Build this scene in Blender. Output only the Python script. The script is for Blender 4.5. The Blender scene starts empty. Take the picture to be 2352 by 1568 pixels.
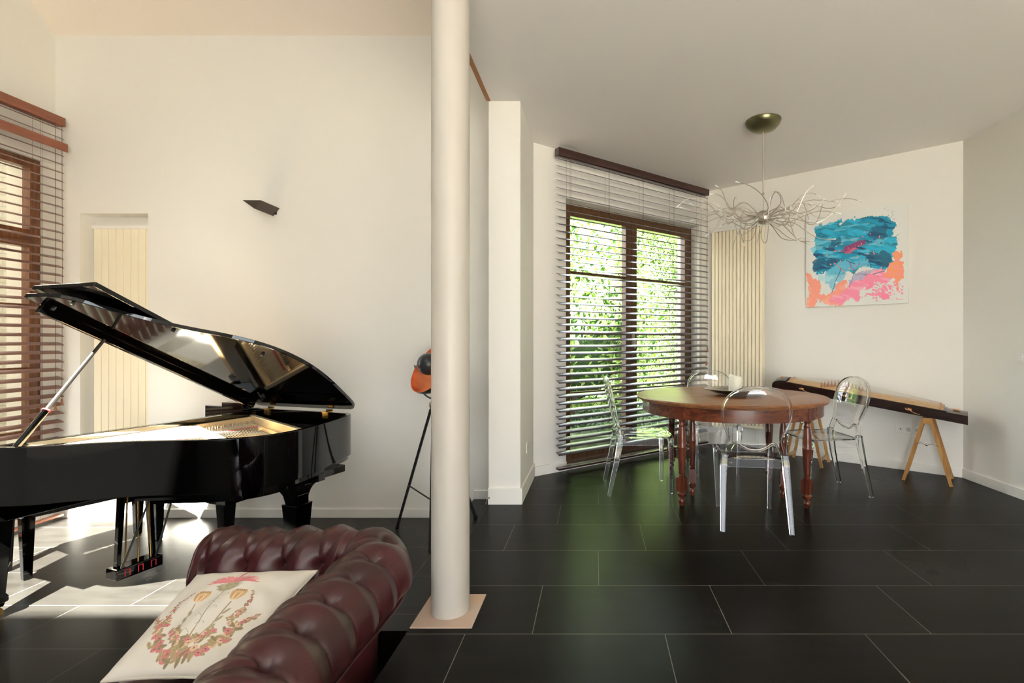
import bpy, math, random
import numpy as np
from mathutils import Vector, Matrix
random.seed(7); RNG = np.random.default_rng(11)
SC = bpy.context.scene
COL = SC.collection
PI = math.pi
# ---------------------------------------------------------------- camera, world, sun, exposure
FPX, PX0, PY0, EYE = 1130.0, 1368.0, 787.0, 1.18
cam = bpy.data.cameras.new('camera'); camo = bpy.data.objects.new('camera', cam); COL.objects.link(camo)
cam.sensor_width = 36.0; cam.lens = 36.0*FPX/2352.0
cam.shift_x = (1176.0-PX0)/2352.0; cam.shift_y = (PY0-784.0)/2352.0
cam.clip_start = 0.05; cam.clip_end = 200
camo.location = (0, 0, EYE); camo.rotation_euler = (PI/2, 0, 0)
SC.camera = camo
SC.view_settings.view_transform = 'Standard'; SC.view_settings.look = 'None'
SC.view_settings.gamma = 1.0; SC.view_settings.use_curve_mapping = False
SC.view_settings.exposure = 1.28
w = bpy.data.worlds.new('world'); SC.world = w; w.use_nodes = True
bg = w.node_tree.nodes['Background']
bg.inputs[0].default_value = (0.88, 0.93, 1.0, 1); bg.inputs[1].default_value = 3.4
sl = bpy.data.lights.new('sun', 'SUN'); sun = bpy.data.objects.new('sun', sl); COL.objects.link(sun)
sl.energy = 88.0; sl.angle = math.radians(0.6); sl.color = (1.0, 0.93, 0.84)
SUND = Vector((-0.20, 0.94, -1.0)).normalized()
sun.rotation_euler = SUND.to_track_quat('-Z', 'Y').to_euler(); sun.location = (2, -6, 9)
def portal(name, loc, rot, sx, sy):
    l = bpy.data.lights.new(name, 'AREA'); l.shape = 'RECTANGLE'; l.size = sx; l.size_y = sy
    l.cycles.is_portal = True
    o = bpy.data.objects.new(name, l); COL.objects.link(o); o.location = loc; o.rotation_euler = rot
    return o
cy = SC.cycles
cy.use_denoising = True
cy.max_bounces = 12; cy.diffuse_bounces = 5; cy.glossy_bounces = 4; cy.transmission_bounces = 10
cy.transparent_max_bounces = 16; cy.caustics_reflective = True; cy.caustics_refractive = False
cy.sample_clamp_indirect = 6.0; cy.blur_glossy = 0.2
cy.use_adaptive_sampling = True; cy.adaptive_threshold = 0.02
# ---------------------------------------------------------------- helpers
class MB:
    def __init__(s): s.v = []; s.f = []; s.m = []
    def add(s, vs, fs, mi=0):
        o = len(s.v); s.v += [tuple(map(float, v)) for v in vs]
        s.f += [tuple(i+o for i in f) for f in fs]; s.m += [mi]*len(fs); return s
    def box(s, x0, x1, y0, y1, z0, z1, mi=0, M=None):
        vs = [(x, y, z) for z in (z0, z1) for y in (y0, y1) for x in (x0, x1)]
        if M is not None: vs = [M(*v) for v in vs]
        fs = [(0,2,3,1),(4,5,7,6),(0,1,5,4),(2,6,7,3),(0,4,6,2),(1,3,7,5)]
        return s.add(vs, fs, mi)
    def prism(s, poly, z0, z1, mi=0, M=None):
        n = len(poly)
        vs = [(x, y, z0) for x, y in poly]+[(x, y, z1) for x, y in poly]
        if M is not None: vs = [M(*v) for v in vs]
        fs = [tuple(range(n))[::-1], tuple(range(n, 2*n))]+[(i, (i+1) % n, n+(i+1) % n, n+i) for i in range(n)]
        return s.add(vs, fs, mi)
    def tube(s, pts, r, n=8, mi=0, closed=False, sq=None, caps=True, up=None, ph=0.0):
        P = [Vector(p) for p in pts]; k = len(P)
        R = r if hasattr(r, '__len__') else [r]*k
        T = []
        for i in range(k):
            a = P[(i-1) % k] if (closed or i) else P[i]; b = P[(i+1) % k] if (closed or i < k-1) else P[i]
            t = (b-a); T.append(t.normalized() if t.length > 1e-9 else Vector((0, 0, 1)))
        u = Vector(up) if up else (Vector((0, 0, 1)) if abs(T[0].z) < .9 else Vector((1, 0, 0)))
        vs = []
        for i in range(k):
            if up: u = Vector(up)
            a = (u-T[i]*u.dot(T[i]))
            a = a.normalized() if a.length > 1e-6 else Vector((1, 0, 0))
            u = a; b = T[i].cross(a)
            for j in range(n):
                th = 2*PI*j/n+ph; ca, sa = math.cos(th), math.sin(th)
                e1, e2 = (R[i], R[i]) if sq is None else (R[i]*sq[0], R[i]*sq[1])
                vs.append(P[i]+a*ca*e1+b*sa*e2)
        fs = []
        for i in range(k if closed else k-1):
            i2 = (i+1) % k
            for j in range(n):
                j2 = (j+1) % n; fs.append((i*n+j, i2*n+j, i2*n+j2, i*n+j2))
        if not closed and caps: fs += [tuple(range(n)), tuple(range((k-1)*n, k*n))[::-1]]
        return s.add(vs, fs, mi)
    def lathe(s, prof, n=24, c=(0, 0, 0), mi=0, M=None):
        vs = []
        for r, z in prof:
            for j in range(n):
                th = 2*PI*j/n; vs.append((c[0]+r*math.cos(th), c[1]+r*math.sin(th), c[2]+z))
        if M is not None: vs = [M(*v) for v in vs]
        k = len(prof); fs = [(i*n+j, i*n+(j+1) % n, (i+1)*n+(j+1) % n, (i+1)*n+j) for i in range(k-1) for j in range(n)]
        fs += [tuple(range(n))[::-1], tuple(range((k-1)*n, k*n))]
        return s.add(vs, fs, mi)
    def sphere(s, c, r, n=12, sc=(1, 1, 1), mi=0):
        h = n//2
        prof = [(max(1e-4, r*math.sin(PI*i/h)), -r*math.cos(PI*i/h)) for i in range(h+1)]
        vs = []
        for a, z in prof:
            for j in range(n):
                th = 2*PI*j/n; vs.append((c[0]+a*math.cos(th)*sc[0], c[1]+a*math.sin(th)*sc[1], c[2]+z*sc[2]))
        fs = [(i*n+j, i*n+(j+1) % n, (i+1)*n+(j+1) % n, (i+1)*n+j) for i in range(h) for j in range(n)]
        return s.add(vs, fs, mi)
def obj(name, mb, mats, parent=None, smooth=False, bevel=0, loc=None, autos=35):
    me = bpy.data.meshes.new(name); me.from_pydata(mb.v, [], mb.f)
    if not isinstance(mats, (list, tuple)): mats = [mats]
    for m in mats: me.materials.append(m)
    if len(mats) > 1: me.polygons.foreach_set('material_index', mb.m)
    import bmesh
    bm = bmesh.new(); bm.from_mesh(me); bmesh.ops.recalc_face_normals(bm, faces=bm.faces); bm.to_mesh(me); bm.free()
    me.update()
    if smooth:
        me.polygons.foreach_set('use_smooth', [True]*len(me.polygons))
        me.set_sharp_from_angle(angle=math.radians(autos))
    o = bpy.data.objects.new(name, me); COL.objects.link(o)
    if parent: o.parent = parent
    if loc: o.location = loc
    if bevel:
        b = o.modifiers.new('bevel', 'BEVEL'); b.width = bevel; b.segments = 2; b.limit_method = 'ANGLE'; b.angle_limit = math.radians(40)
    return o
def gridobj(name, P, mat, parent=None, colors=None, smooth=True, closed_u=False):
    """P: (nu,nv,3) array of points -> one grid mesh; colors (nu,nv,3) go to the colour attribute 'Col'"""
    nu, nv = P.shape[:2]; me = bpy.data.meshes.new(name)
    idx = np.arange(nu*nv).reshape(nu, nv)
    if closed_u: idx = np.vstack([idx, idx[:1]])
    F = np.stack([idx[:-1, :-1], idx[1:, :-1], idx[1:, 1:], idx[:-1, 1:]], -1).reshape(-1, 4)
    me.from_pydata(P.reshape(-1, 3).tolist(), [], F.tolist()); me.materials.append(mat)
    if smooth: me.polygons.foreach_set('use_smooth', [True]*len(me.polygons))
    if colors is not None:
        a = me.color_attributes.new('Col', 'FLOAT_COLOR', 'POINT')
        c = np.ones((nu*nv, 4)); c[:, :3] = colors.reshape(-1, 3); a.data.foreach_set('color', c.ravel())
    me.update(); o = bpy.data.objects.new(name, me); COL.objects.link(o)
    if parent: o.parent = parent
    return o
def tag(o, label=None, cat=None, group=None, kind=None):
    if label: o['label'] = label
    if cat: o['category'] = cat
    if group: o['group'] = group
    if kind: o['kind'] = kind
    return o
def thing(name, label, cat, loc=(0, 0, 0), rz=0, group=None):
    o = bpy.data.objects.new(name, None); COL.objects.link(o); o.empty_display_size = .1
    o.location = loc; o.rotation_euler = (0, 0, rz); return tag(o, label, cat, group)
def struct(name, mb, m, parent=None, **k):
    o = obj(name, mb, m, parent, **k)
    if not parent: o['kind'] = 'structure'
    return o
def copy_tree(o, parent=None):
    c = o.copy(); COL.objects.link(c)
    if parent: c.parent = parent
    for ch in list(o.children): copy_tree(ch, c)
    return c
# ---------------------------------------------------------------- materials
def N(nt, t, **k):
    n = nt.nodes.new(t)
    for a, b in k.items(): setattr(n, a, b)
    return n
def mat(name, col, rough=.5, metal=0, coat=0, spec=.5, trans=0, ior=1.45, noise=0, nscale=8, bump=0, bscale=60, sheen=0, coatr=.03, nst=(1, 1, 1), col2=None, rvar=0, sss=0):
    m = bpy.data.materials.new(name); m.use_nodes = True; nt = m.node_tree; b = nt.nodes['Principled BSDF']
    b.inputs['Base Color'].default_value = (*col, 1); b.inputs['Roughness'].default_value = rough
    b.inputs['Metallic'].default_value = metal; b.inputs['Coat Weight'].default_value = coat; b.inputs['Coat Roughness'].default_value = coatr
    b.inputs['Specular IOR Level'].default_value = spec; b.inputs['Transmission Weight'].default_value = trans; b.inputs['IOR'].default_value = ior
    b.inputs['Sheen Weight'].default_value = sheen
    if sss: b.inputs['Subsurface Weight'].default_value = sss; b.inputs['Subsurface Radius'].default_value = (.02, .015, .01)
    if noise or bump or rvar:
        tc = N(nt, 'ShaderNodeTexCoord'); mp = N(nt, 'ShaderNodeMapping'); mp.inputs['Scale'].default_value = nst
        nt.links.new(tc.outputs['Object'], mp.inputs[0])
    if noise:
        t = N(nt, 'ShaderNodeTexNoise'); t.inputs['Scale'].default_value = nscale; t.inputs['Detail'].default_value = 6
        nt.links.new(mp.outputs[0], t.inputs[0])
        mx = N(nt, 'ShaderNodeMix', data_type='RGBA'); c2 = col2 or tuple(c*(1-noise) for c in col)
        cr = N(nt, 'ShaderNodeValToRGB'); cr.color_ramp.elements[0].position = .35; cr.color_ramp.elements[1].position = .65
        nt.links.new(t.outputs[0], cr.inputs[0]); nt.links.new(cr.outputs[0], mx.inputs[0])
        mx.inputs[6].default_value = (*c2, 1); mx.inputs[7].default_value = (*col, 1)
        nt.links.new(mx.outputs[2], b.inputs['Base Color'])
    if rvar:
        t = N(nt, 'ShaderNodeTexNoise'); t.inputs['Scale'].default_value = 5; t.inputs['Detail'].default_value = 5
        nt.links.new(mp.outputs[0], t.inputs[0]); mr = N(nt, 'ShaderNodeMapRange')
        mr.inputs[3].default_value = max(0, rough-rvar); mr.inputs[4].default_value = rough+rvar
        nt.links.new(t.outputs[0], mr.inputs[0]); nt.links.new(mr.outputs[0], b.inputs['Roughness'])
    if bump:
        t = N(nt, 'ShaderNodeTexNoise'); t.inputs['Scale'].default_value = bscale; t.inputs['Detail'].default_value = 4
        nt.links.new(mp.outputs[0], t.inputs[0]); bp = N(nt, 'ShaderNodeBump'); bp.inputs['Strength'].default_value = bump; bp.inputs['Distance'].default_value = .01
        nt.links.new(t.outputs[0], bp.inputs['Height']); nt.links.new(bp.outputs[0], b.inputs['Normal'])
    return m
def wood(name, c1, c2, rough=.4, sc=(30, 30, 3), coat=0, scale=1.6):
    m = mat(name, c1, rough=rough, coat=coat, coatr=.15); nt = m.node_tree; b = nt.nodes['Principled BSDF']
    tc = N(nt, 'ShaderNodeTexCoord'); mp = N(nt, 'ShaderNodeMapping'); mp.inputs['Scale'].default_value = sc
    nt.links.new(tc.outputs['Object'], mp.inputs[0]); t = N(nt, 'ShaderNodeTexNoise'); t.inputs['Scale'].default_value = scale
    t.inputs['Detail'].default_value = 8; t.inputs['Distortion'].default_value = .6; nt.links.new(mp.outputs[0], t.inputs[0])
    cr = N(nt, 'ShaderNodeValToRGB'); e = cr.color_ramp.elements; e[0].position = .36; e[0].color = (*c2, 1); e[1].position = .64; e[1].color = (*c1, 1)
    nt.links.new(t.outputs[0], cr.inputs[0]); nt.links.new(cr.outputs[0], b.inputs['Base Color'])
    bp = N(nt, 'ShaderNodeBump'); bp.inputs['Strength'].default_value = .08; bp.inputs['Distance'].default_value = .005
    nt.links.new(t.outputs[0], bp.inputs['Height']); nt.links.new(bp.outputs[0], b.inputs['Normal'])
    return m
def clearmat(name, tint=(1, 1, 1), k=1.0, rough=0.0):
    """thin clear pane: see-through with a Fresnel reflection"""
    m = bpy.data.materials.new(name); m.use_nodes = True; nt = m.node_tree; nt.nodes.clear()
    o = N(nt, 'ShaderNodeOutputMaterial'); t = N(nt, 'ShaderNodeBsdfTransparent'); t.inputs[0].default_value = (*tint, 1)
    g = N(nt, 'ShaderNodeBsdfGlossy'); g.inputs['Roughness'].default_value = rough; g.inputs['Color'].default_value = (1, 1, 1, 1)
    # Schlick reflectance from the view angle, the same from both faces of the sheet
    ge = N(nt, 'ShaderNodeNewGeometry'); dt = N(nt, 'ShaderNodeVectorMath', operation='DOT_PRODUCT')
    nt.links.new(ge.outputs['Incoming'], dt.inputs[0]); nt.links.new(ge.outputs['Normal'], dt.inputs[1]); prev = dt.outputs['Value']
    for op, v, sw in (('ABSOLUTE', None, 0), ('SUBTRACT', 1.0, 1), ('POWER', 5.0, 0), ('MULTIPLY', .96, 0), ('ADD', .04, 0), ('MULTIPLY', k, 0)):
        f = N(nt, 'ShaderNodeMath', operation=op); f.use_clamp = op == 'MULTIPLY'
        nt.links.new(prev, f.inputs[1 if sw else 0])
        if v is not None: f.inputs[0 if sw else 1].default_value = v
        prev = f.outputs[0]
    mx = N(nt, 'ShaderNodeMixShader'); nt.links.new(prev, mx.inputs[0])
    nt.links.new(t.outputs[0], mx.inputs[1]); nt.links.new(g.outputs[0], mx.inputs[2]); nt.links.new(mx.outputs[0], o.inputs[0])
    return m
def vcolmat(name, rough=.8, bump=0, bscale=300):
    m = mat(name, (1, 1, 1), rough=rough, bump=bump, bscale=bscale); nt = m.node_tree
    a = N(nt, 'ShaderNodeVertexColor'); a.layer_name = 'Col'; nt.links.new(a.outputs[0], nt.nodes['Principled BSDF'].inputs['Base Color'])
    return m
def tilemat(name, x0, y0, shift, dy=.3995, dx=.81, ka=1.0, sp_=.35):
    """dark slate tiles in running rows: each row's joints step along by `shift`"""
    m = mat(name, (.03, .03, .03), rough=.28, spec=sp_); nt = m.node_tree; b = nt.nodes['Principled BSDF']; L = nt.links.new
    def M_(op, a, c=None, cl=False):
        n = N(nt, 'ShaderNodeMath', operation=op); n.use_clamp = cl
        for i, v in enumerate((a, c)):
            if v is None: continue
            if isinstance(v, (int, float)): n.inputs[i].default_value = v
            else: L(v, n.inputs[i])
        return n.outputs[0]
    g = N(nt, 'ShaderNodeNewGeometry'); sp = N(nt, 'ShaderNodeSeparateXYZ'); L(g.outputs['Position'], sp.inputs[0])
    ry = M_('DIVIDE', M_('SUBTRACT', sp.outputs[1], y0), dy); row = M_('FLOOR', ry); fy = M_('FRACT', ry)
    rx = M_('DIVIDE', M_('SUBTRACT', M_('SUBTRACT', sp.outputs[0], x0), M_('MULTIPLY', row, shift)), dx)
    colm = M_('FLOOR', rx); fx = M_('FRACT', rx)
    ex = M_('MULTIPLY', M_('MINIMUM', fx, M_('SUBTRACT', 1, fx)), dx); ey = M_('MULTIPLY', M_('MINIMUM', fy, M_('SUBTRACT', 1, fy)), dy)
    e = M_('MINIMUM', ex, ey); gr = M_('LESS_THAN', e, .0016)
    cmb = N(nt, 'ShaderNodeCombineXYZ'); L(row, cmb.inputs[0]); L(colm, cmb.inputs[1])
    wn = N(nt, 'ShaderNodeTexWhiteNoise', noise_dimensions='3D'); L(cmb.outputs[0], wn.inputs[0])
    mp = N(nt, 'ShaderNodeMapping'); mp.inputs['Scale'].default_value = (1, 5, 1); L(g.outputs['Position'], mp.inputs[0])
    ns = N(nt, 'ShaderNodeTexNoise'); ns.inputs['Scale'].default_value = 2.2; ns.inputs['Detail'].default_value = 9; ns.inputs['Roughness'].default_value = .62; L(mp.outputs[0], ns.inputs[0])
    n2 = N(nt, 'ShaderNodeTexNoise'); n2.inputs['Scale'].default_value = 1.3; n2.inputs['Detail'].default_value = 7; L(g.outputs['Position'], n2.inputs[0])
    k = M_('ADD', M_('MULTIPLY', wn.outputs[0], .006*ka), M_('MULTIPLY', ns.outputs[0], .020*ka))
    c = N(nt, 'ShaderNodeCombineColor'); L(M_('ADD', k, .002), c.inputs[0]); L(M_('ADD', k, .001), c.inputs[1]); L(M_('MULTIPLY', k, .95), c.inputs[2])
    mx = N(nt, 'ShaderNodeMix', data_type='RGBA'); L(gr, mx.inputs[0]); L(c.outputs[0], mx.inputs[6]); mx.inputs[7].default_value = (.16, .155, .13, 1)
    L(mx.outputs[2], b.inputs['Base Color'])
    r = M_('ADD', M_('ADD', M_('MULTIPLY', n2.outputs[0], .22), .20), M_('MULTIPLY', gr, .4)); L(r, b.inputs['Roughness'])
    bp = N(nt, 'ShaderNodeBump'); bp.inputs['Strength'].default_value = .25; bp.inputs['Distance'].default_value = .002
    L(M_('SUBTRACT', M_('MULTIPLY', ns.outputs[0], .6), gr), bp.inputs['Height']); L(bp.outputs[0], b.inputs['Normal'])
    return m
def brickmat(name):
    m = mat(name, (.8, .78, .7), rough=.9); nt = m.node_tree; b = nt.nodes['Principled BSDF']
    tc = N(nt, 'ShaderNodeTexCoord'); mp = N(nt, 'ShaderNodeMapping'); mp.inputs['Rotation'].default_value = (PI/2, 0, 0)
    nt.links.new(tc.outputs['Object'], mp.inputs[0])
    br = N(nt, 'ShaderNodeTexBrick'); nt.links.new(mp.outputs[0], br.inputs[0]); br.inputs['Scale'].default_value = 1
    br.inputs['Brick Width'].default_value = .22; br.inputs['Row Height'].default_value = .075; br.inputs['Mortar Size'].default_value = .006
    br.inputs['Color1'].default_value = (.36, .31, .23, 1); br.inputs['Color2'].default_value = (.30, .25, .18, 1); br.inputs['Mortar'].default_value = (.24, .205, .15, 1)
    nt.links.new(br.outputs[0], b.inputs['Base Color'])
    return m
PAINT = mat('wall_paint', (.825, .803, .748), rough=.85, bump=.04, bscale=140)
CEILP = mat('ceiling_paint', (.86, .84, .81), rough=.9, bump=.02, bscale=90)
WHITE = mat('white_trim', (.84, .82, .77), rough=.5)
RADP = mat('radiator_enamel', (.86, .78, .60), rough=.35)
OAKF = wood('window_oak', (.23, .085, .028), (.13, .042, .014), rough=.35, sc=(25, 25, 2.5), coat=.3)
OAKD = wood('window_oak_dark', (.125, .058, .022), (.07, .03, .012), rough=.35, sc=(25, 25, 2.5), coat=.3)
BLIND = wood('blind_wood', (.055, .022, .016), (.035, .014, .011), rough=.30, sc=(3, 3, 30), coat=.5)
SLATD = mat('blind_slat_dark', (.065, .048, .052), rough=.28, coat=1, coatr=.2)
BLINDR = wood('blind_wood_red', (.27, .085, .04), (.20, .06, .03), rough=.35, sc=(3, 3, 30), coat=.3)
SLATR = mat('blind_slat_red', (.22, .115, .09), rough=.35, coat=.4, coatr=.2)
CORD = mat('blind_cord', (.10, .05, .035), rough=.8)
TASSEL = mat('tassel_wood', (.30, .12, .05), rough=.5)
GLASS = clearmat('window_glass', (.97, .99, .98), k=.8)
BLACKL = mat('piano_black', (.0004, .0004, .0004), rough=.05, spec=.5, coat=.25, coatr=.01)
BLACKS = mat('black_satin', (.012, .012, .012), rough=.35)
BRASS = mat('brass', (.75, .48, .16), rough=.25, metal=1)
GOLDP = mat('plate_bronze', (.82, .68, .45), rough=.36, metal=.45, bump=.03, bscale=200)
FELT = mat('red_felt', (.45, .02, .03), rough=.95)
STEEL = mat('steel', (.62, .60, .57), rough=.25, metal=1)
NICKEL = mat('satin_nickel', (.58, .53, .46), rough=.42, metal=.9)
LEATHER = mat('oxblood_leather', (.062, .011, .013), rough=.36, noise=.5, nscale=4, col2=(.030, .009, .009), bump=.10, bscale=350, coat=.15, coatr=.25, rvar=.08)
TABLEW = wood('table_mahogany', (.19, .052, .022), (.085, .021, .011), rough=.27, sc=(3, 20, 20), coat=.35)
TABLET = wood('table_top_wood', (.36, .155, .060), (.20, .075, .030), rough=.36, sc=(3, 26, 26), coat=.08)
LEGW = wood('table_leg_wood', (.17, .040, .018), (.085, .02, .012), rough=.27, sc=(20, 20, 3), coat=.4)
POLY = mat('clear_polycarbonate', (1, 1, 1), rough=.01, trans=1, ior=1.42)
POLYT = clearmat('clear_polycarbonate_sheet', (.985, .985, .985), k=1.4)
COPPER = mat('copper_leaf', (.80, .27, .12), rough=.38, metal=.7, noise=.25, nscale=12)
STONE = mat('plate_sandstone', (.52, .36, .26), rough=.6, noise=.25, nscale=5, col2=(.46, .38, .33))
TILE_R = tilemat('slate_tiles_upper', .553, 2.394-.3995, .272, ka=.45, sp_=.09)
TILE_L = tilemat('slate_tiles_lower_lit', -3.47, 2.811, .285, ka=1.1, sp_=.22)  # same slate; the lower room's brighter light is put into a lighter tile colour
TILE_S = tilemat('slate_tiles_step', -1.04, 2.43, .0, dy=.3995, dx=3.0, sp_=.2)
# ---------------------------------------------------------------- the room
FL = -.32; CZ = 2.95
W0 = Vector((-.575, 4.33, 0)); C2 = Vector((1.32, 5.76, 0)); R0 = Vector((3.22, 4.31, 0))
d1 = (C2-W0).normalized(); n1 = Vector((-d1.y, d1.x, 0)); l1 = (C2-W0).length       # n1 points outside
d2 = (R0-C2).normalized(); n2 = Vector((-d2.y, d2.x, 0)); l2 = (R0-C2).length
def WW(s, d, z): return tuple(W0+d1*s+n1*d+Vector((0, 0, z)))
def PW(s, d, z): return tuple(C2+d2*s+n2*d+Vector((0, 0, z)))
# floors
m = MB(); m.prism([(-.77, -3.6), (3.3, -3.6), (3.3, 4.36), (1.32, 5.9), (-.62, 4.45), (-.77, 4.45)], FL-.02, 0)
struct('floor', m, TILE_R)
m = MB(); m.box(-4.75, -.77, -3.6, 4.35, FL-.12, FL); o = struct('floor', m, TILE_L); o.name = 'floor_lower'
m = MB(); m.box(-1.045, -.77, 2.29, 4.23, FL, -.16); o = struct('floor_step', m, TILE_S)
# back wall of the lower room with the radiator niche
m = MB(); y0, y1 = 4.23, 4.50
m.box(-4.95, -4.432, y0, y1, FL-.1, 5.6); m.box(-3.848, -.6, y0, y1, FL-.1, 5.6); m.box(-4.432, -3.848, y0, y1, 2.292, 5.6)
m.box(-4.432, -3.848, y0+.13, y1, FL-.1, 2.292)
struct('wall_back', m, PAINT)
# left wall with the tall window
m = MB(); x0, x1 = -4.95, -4.645
m.box(x0, x1, 4.133, 4.23, FL-.1, 5.6); m.box(x0, x1, 3.0, 4.133, 2.705, 5.6); m.box(x0, x1, -3.75, 3.0, FL-.1, 5.6); m.box(x0, x1, 3.0, 4.133, FL-.1, -.24)
struct('wall_left', m, PAINT)
# rear wall (behind the camera) with two wide garden openings
m = MB(); ry0, ry1 = -3.75, -3.6
for a, b, z0, z1 in ((-4.95, -4.2, FL, 5.6), (-4.2, -3.2, FL, 5.6), (-3.2, -2.2, FL, 5.6), (-2.2, -1.2, FL, 5.6), (-1.2, -.2, FL, 5.6), (-.2, 3.0, 2.6, 5.6), (3.0, 3.5, FL, 5.6)):
    m.box(a, b, ry0, ry1, z0, z1)
struct('wall_rear', m, PAINT)
# right wall
m = MB(); m.box(3.22, 3.5, -3.75, 4.31, -.1, 3.0); struct('wall_right', m, PAINT)
m = MB(); m.box(-4.645, -4.60, -3.6, 2.9, FL, 3.2); struct('wall_left_dark_blocker', m, wood('blocker_dark', (.035, .018, .010), (.02, .010, .007), rough=.4))  # unseen dark sheet added so the piano side reflects black
# ceilings: sloped and flat over the lower room, slab over the dining room
sl_ = .91; yt = 4.23-(5.4-3.82)/sl_
m = MB(); t = .15
m.add([(-4.95, 4.5, 3.574), (-.6, 4.5, 3.574), (-.6, yt, 5.4), (-4.95, yt, 5.4), (-4.95, 4.5, 3.8), (-.6, 4.5, 3.8), (-.6, yt, 5.6), (-4.95, yt, 5.6)],
      [(0,1,2,3),(4,5,6,7),(0,1,5,4),(1,2,6,5),(2,3,7,6),(3,0,4,7)])
struct('ceiling_slope', m, mat('ceiling_warm_bounce', (.88, .80, .71), rough=.9))  # peach of bounced sunlight put into the slope's base colour
SKX0, SKX1, SKY0, SKY1 = -3.35, -1.15, -2.84, -1.0
m = MB()
m.box(-4.95, SKX0, -3.75, yt, 5.4, 5.6); m.box(SKX1, -.6, -3.75, yt, 5.4, 5.6); m.box(SKX0, SKX1, -3.75, SKY0, 5.4, 5.6); m.box(SKX0, SKX1, SKY1, yt, 5.4, 5.6)
struct('ceiling_upper', m, CEILP)
m = MB(); m.prism([(-.768, -3.6), (3.4, -3.6), (3.4, 4.36), (1.32, 5.95), (-.62, 4.48), (-.768, 4.48)], CZ, CZ+.25); struct('ceiling', m, CEILP)
m = MB(); m.box(-.80, -.6, -3.75, 4.23, CZ+.06, 5.6); struct('wall_upper', m, PAINT)
m = MB(); m.box(-.800, -.768, -3.6, 3.6, CZ-.004, CZ+.07); struct('trim_1', m, wood('edge_board', (.40, .17, .05), (.30, .12, .035), sc=(30, 3, 30)), bevel=.002)
# pier, column and its stone plate
m = MB(); m.box(-.785, -.55, 3.6, 4.5, 0, CZ); struct('wall_pier', m, PAINT, bevel=.006)
m = MB(); m.lathe([(.0816, 0), (.0816, 3.1)], 64, (-.64, 2.17, 0)); struct('column', m, mat('column_paint', (.47, .44, .39), rough=.45, bump=.06, bscale=40), smooth=True)
m = MB(); m.box(-.768, -.512, 2.033, 2.303, .0, .004); struct('trim_2', m, STONE)
# window wall of the bay
SA, SB, ZB, ZT = .377, 2.215, .02, 2.52; TH = .34
m = MB()
m.box(-.1, SA, 0, TH, -.1, CZ, M=WW); m.box(SB, l1+.35, 0, TH, -.1, CZ, M=WW); m.box(SA, SB, 0, TH, ZT, CZ, M=WW); m.box(SA, SB, 0, TH, -.1, ZB, M=WW)
struct('wall_window', m, PAINT)
m = MB(); m.box(-.35, l2+.3, 0, .3, -.1, CZ, M=PW); struct('wall_far', m, PAINT)
# baseboards
BH = .075
m = MB(); m.box(-3.848, -1.045, 4.215, 4.23, FL, FL+BH); m.box(-1.045, -.785, 4.215, 4.23, -.16, -.16+BH); struct('baseboard_back', m, WHITE, bevel=.003)
m = MB(); m.box(-4.645, -4.432, 4.215, 4.23, FL, FL+BH); o = struct('baseboard_back', m, WHITE, bevel=.003)
m = MB(); m.prism([(-.785, 3.6), (-.785, 3.585), (-.535, 3.585), (-.535, 4.335), (-.55, 4.33), (-.55, 3.6)], 0, .118); struct('baseboard_pier', m, WHITE, bevel=.003)
m = MB(); m.box(0.01, SA-.0, -.015, 0, 0, BH+.01, M=WW); m.box(SB, l1, -.015, 0, 0, BH+.01, M=WW); struct('baseboard_window', m, WHITE, bevel=.003)
m = MB(); m.box(0, l2, -.015, 0, 0, BH+.005, M=PW); struct('baseboard_far', m, WHITE, bevel=.003)
m = MB(); m.box(3.205, 3.22, -3.6, 4.31, 0, BH+.005); struct('baseboard_right', m, WHITE, bevel=.003)
# ---- dining window: two tall sashes, rails, glass
def framed(M, parts, mt, name, parent, bevel=.003):
    m = MB()
    for p in parts: m.box(*p, M=M)
    return obj(name, m, mt, parent, bevel=bevel)
def window(name, M, s0, s1, z0, z1, d0, d1_, sashes, rails, fw, mt, bars):
    r = bpy.data.objects.new(name, None); COL.objects.link(r); r['kind'] = 'structure'
    framed(M, [(s0, s0+fw, d0, d1_, z0, z1), (s1-fw, s1, d0, d1_, z0, z1), (s0+fw, s1-fw, d0, d1_, z1-fw, z1), (s0+fw, s1-fw, d0, d1_, z0, z0+fw)], mt, 'window_frame', r)
    for a, b, c, e, sw in sashes:
        q = framed(M, [(a, a+sw, d0-.012, d1_-.01, c, e), (b-sw, b, d0-.012, d1_-.01, c, e), (a+sw, b-sw, d0-.012, d1_-.01, e-sw, e), (a+sw, b-sw, d0-.012, d1_-.01, c, c+sw)], mt, 'window_sash', r)
        bb = [(a+sw, b-sw, d0+.005, d1_-.02, z-.014, z+.014) for z in bars if c < z < e]
        if bb: framed(M, bb, mt, 'glazing_bar', q, .002)
        framed(M, [(a+sw-.005, b-sw+.005, (d0+d1_)/2, (d0+d1_)/2+.004, c+sw-.005, e-sw+.005)], GLASS, 'pane', q, 0)
    return r
dm = 1.275
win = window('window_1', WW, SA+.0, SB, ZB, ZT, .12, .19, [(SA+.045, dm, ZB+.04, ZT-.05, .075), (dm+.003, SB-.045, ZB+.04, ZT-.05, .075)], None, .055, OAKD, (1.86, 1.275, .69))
m = MB(); m.tube([WW(dm+.02, .10, 1.22), WW(dm+.02, .075, 1.22), WW(dm+.02, .075, 1.12)], .008, 8); m.box(dm-.0, dm+.04, .100, .108, 1.16, 1.30, M=WW); obj('window_handle', m, NICKEL, win)
def LWm(s, d, z): return (-4.645-d, s, z)
win2 = window('window_2', LWm, 3.0, 4.133, -.24, 2.70, .02, .09, [(3.04, 4.10, 2.06, 2.67, .05), (3.04, 4.10, -.20, 2.02, .055)], None, .04, OAKF, (1.485, .965, .45))
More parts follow.
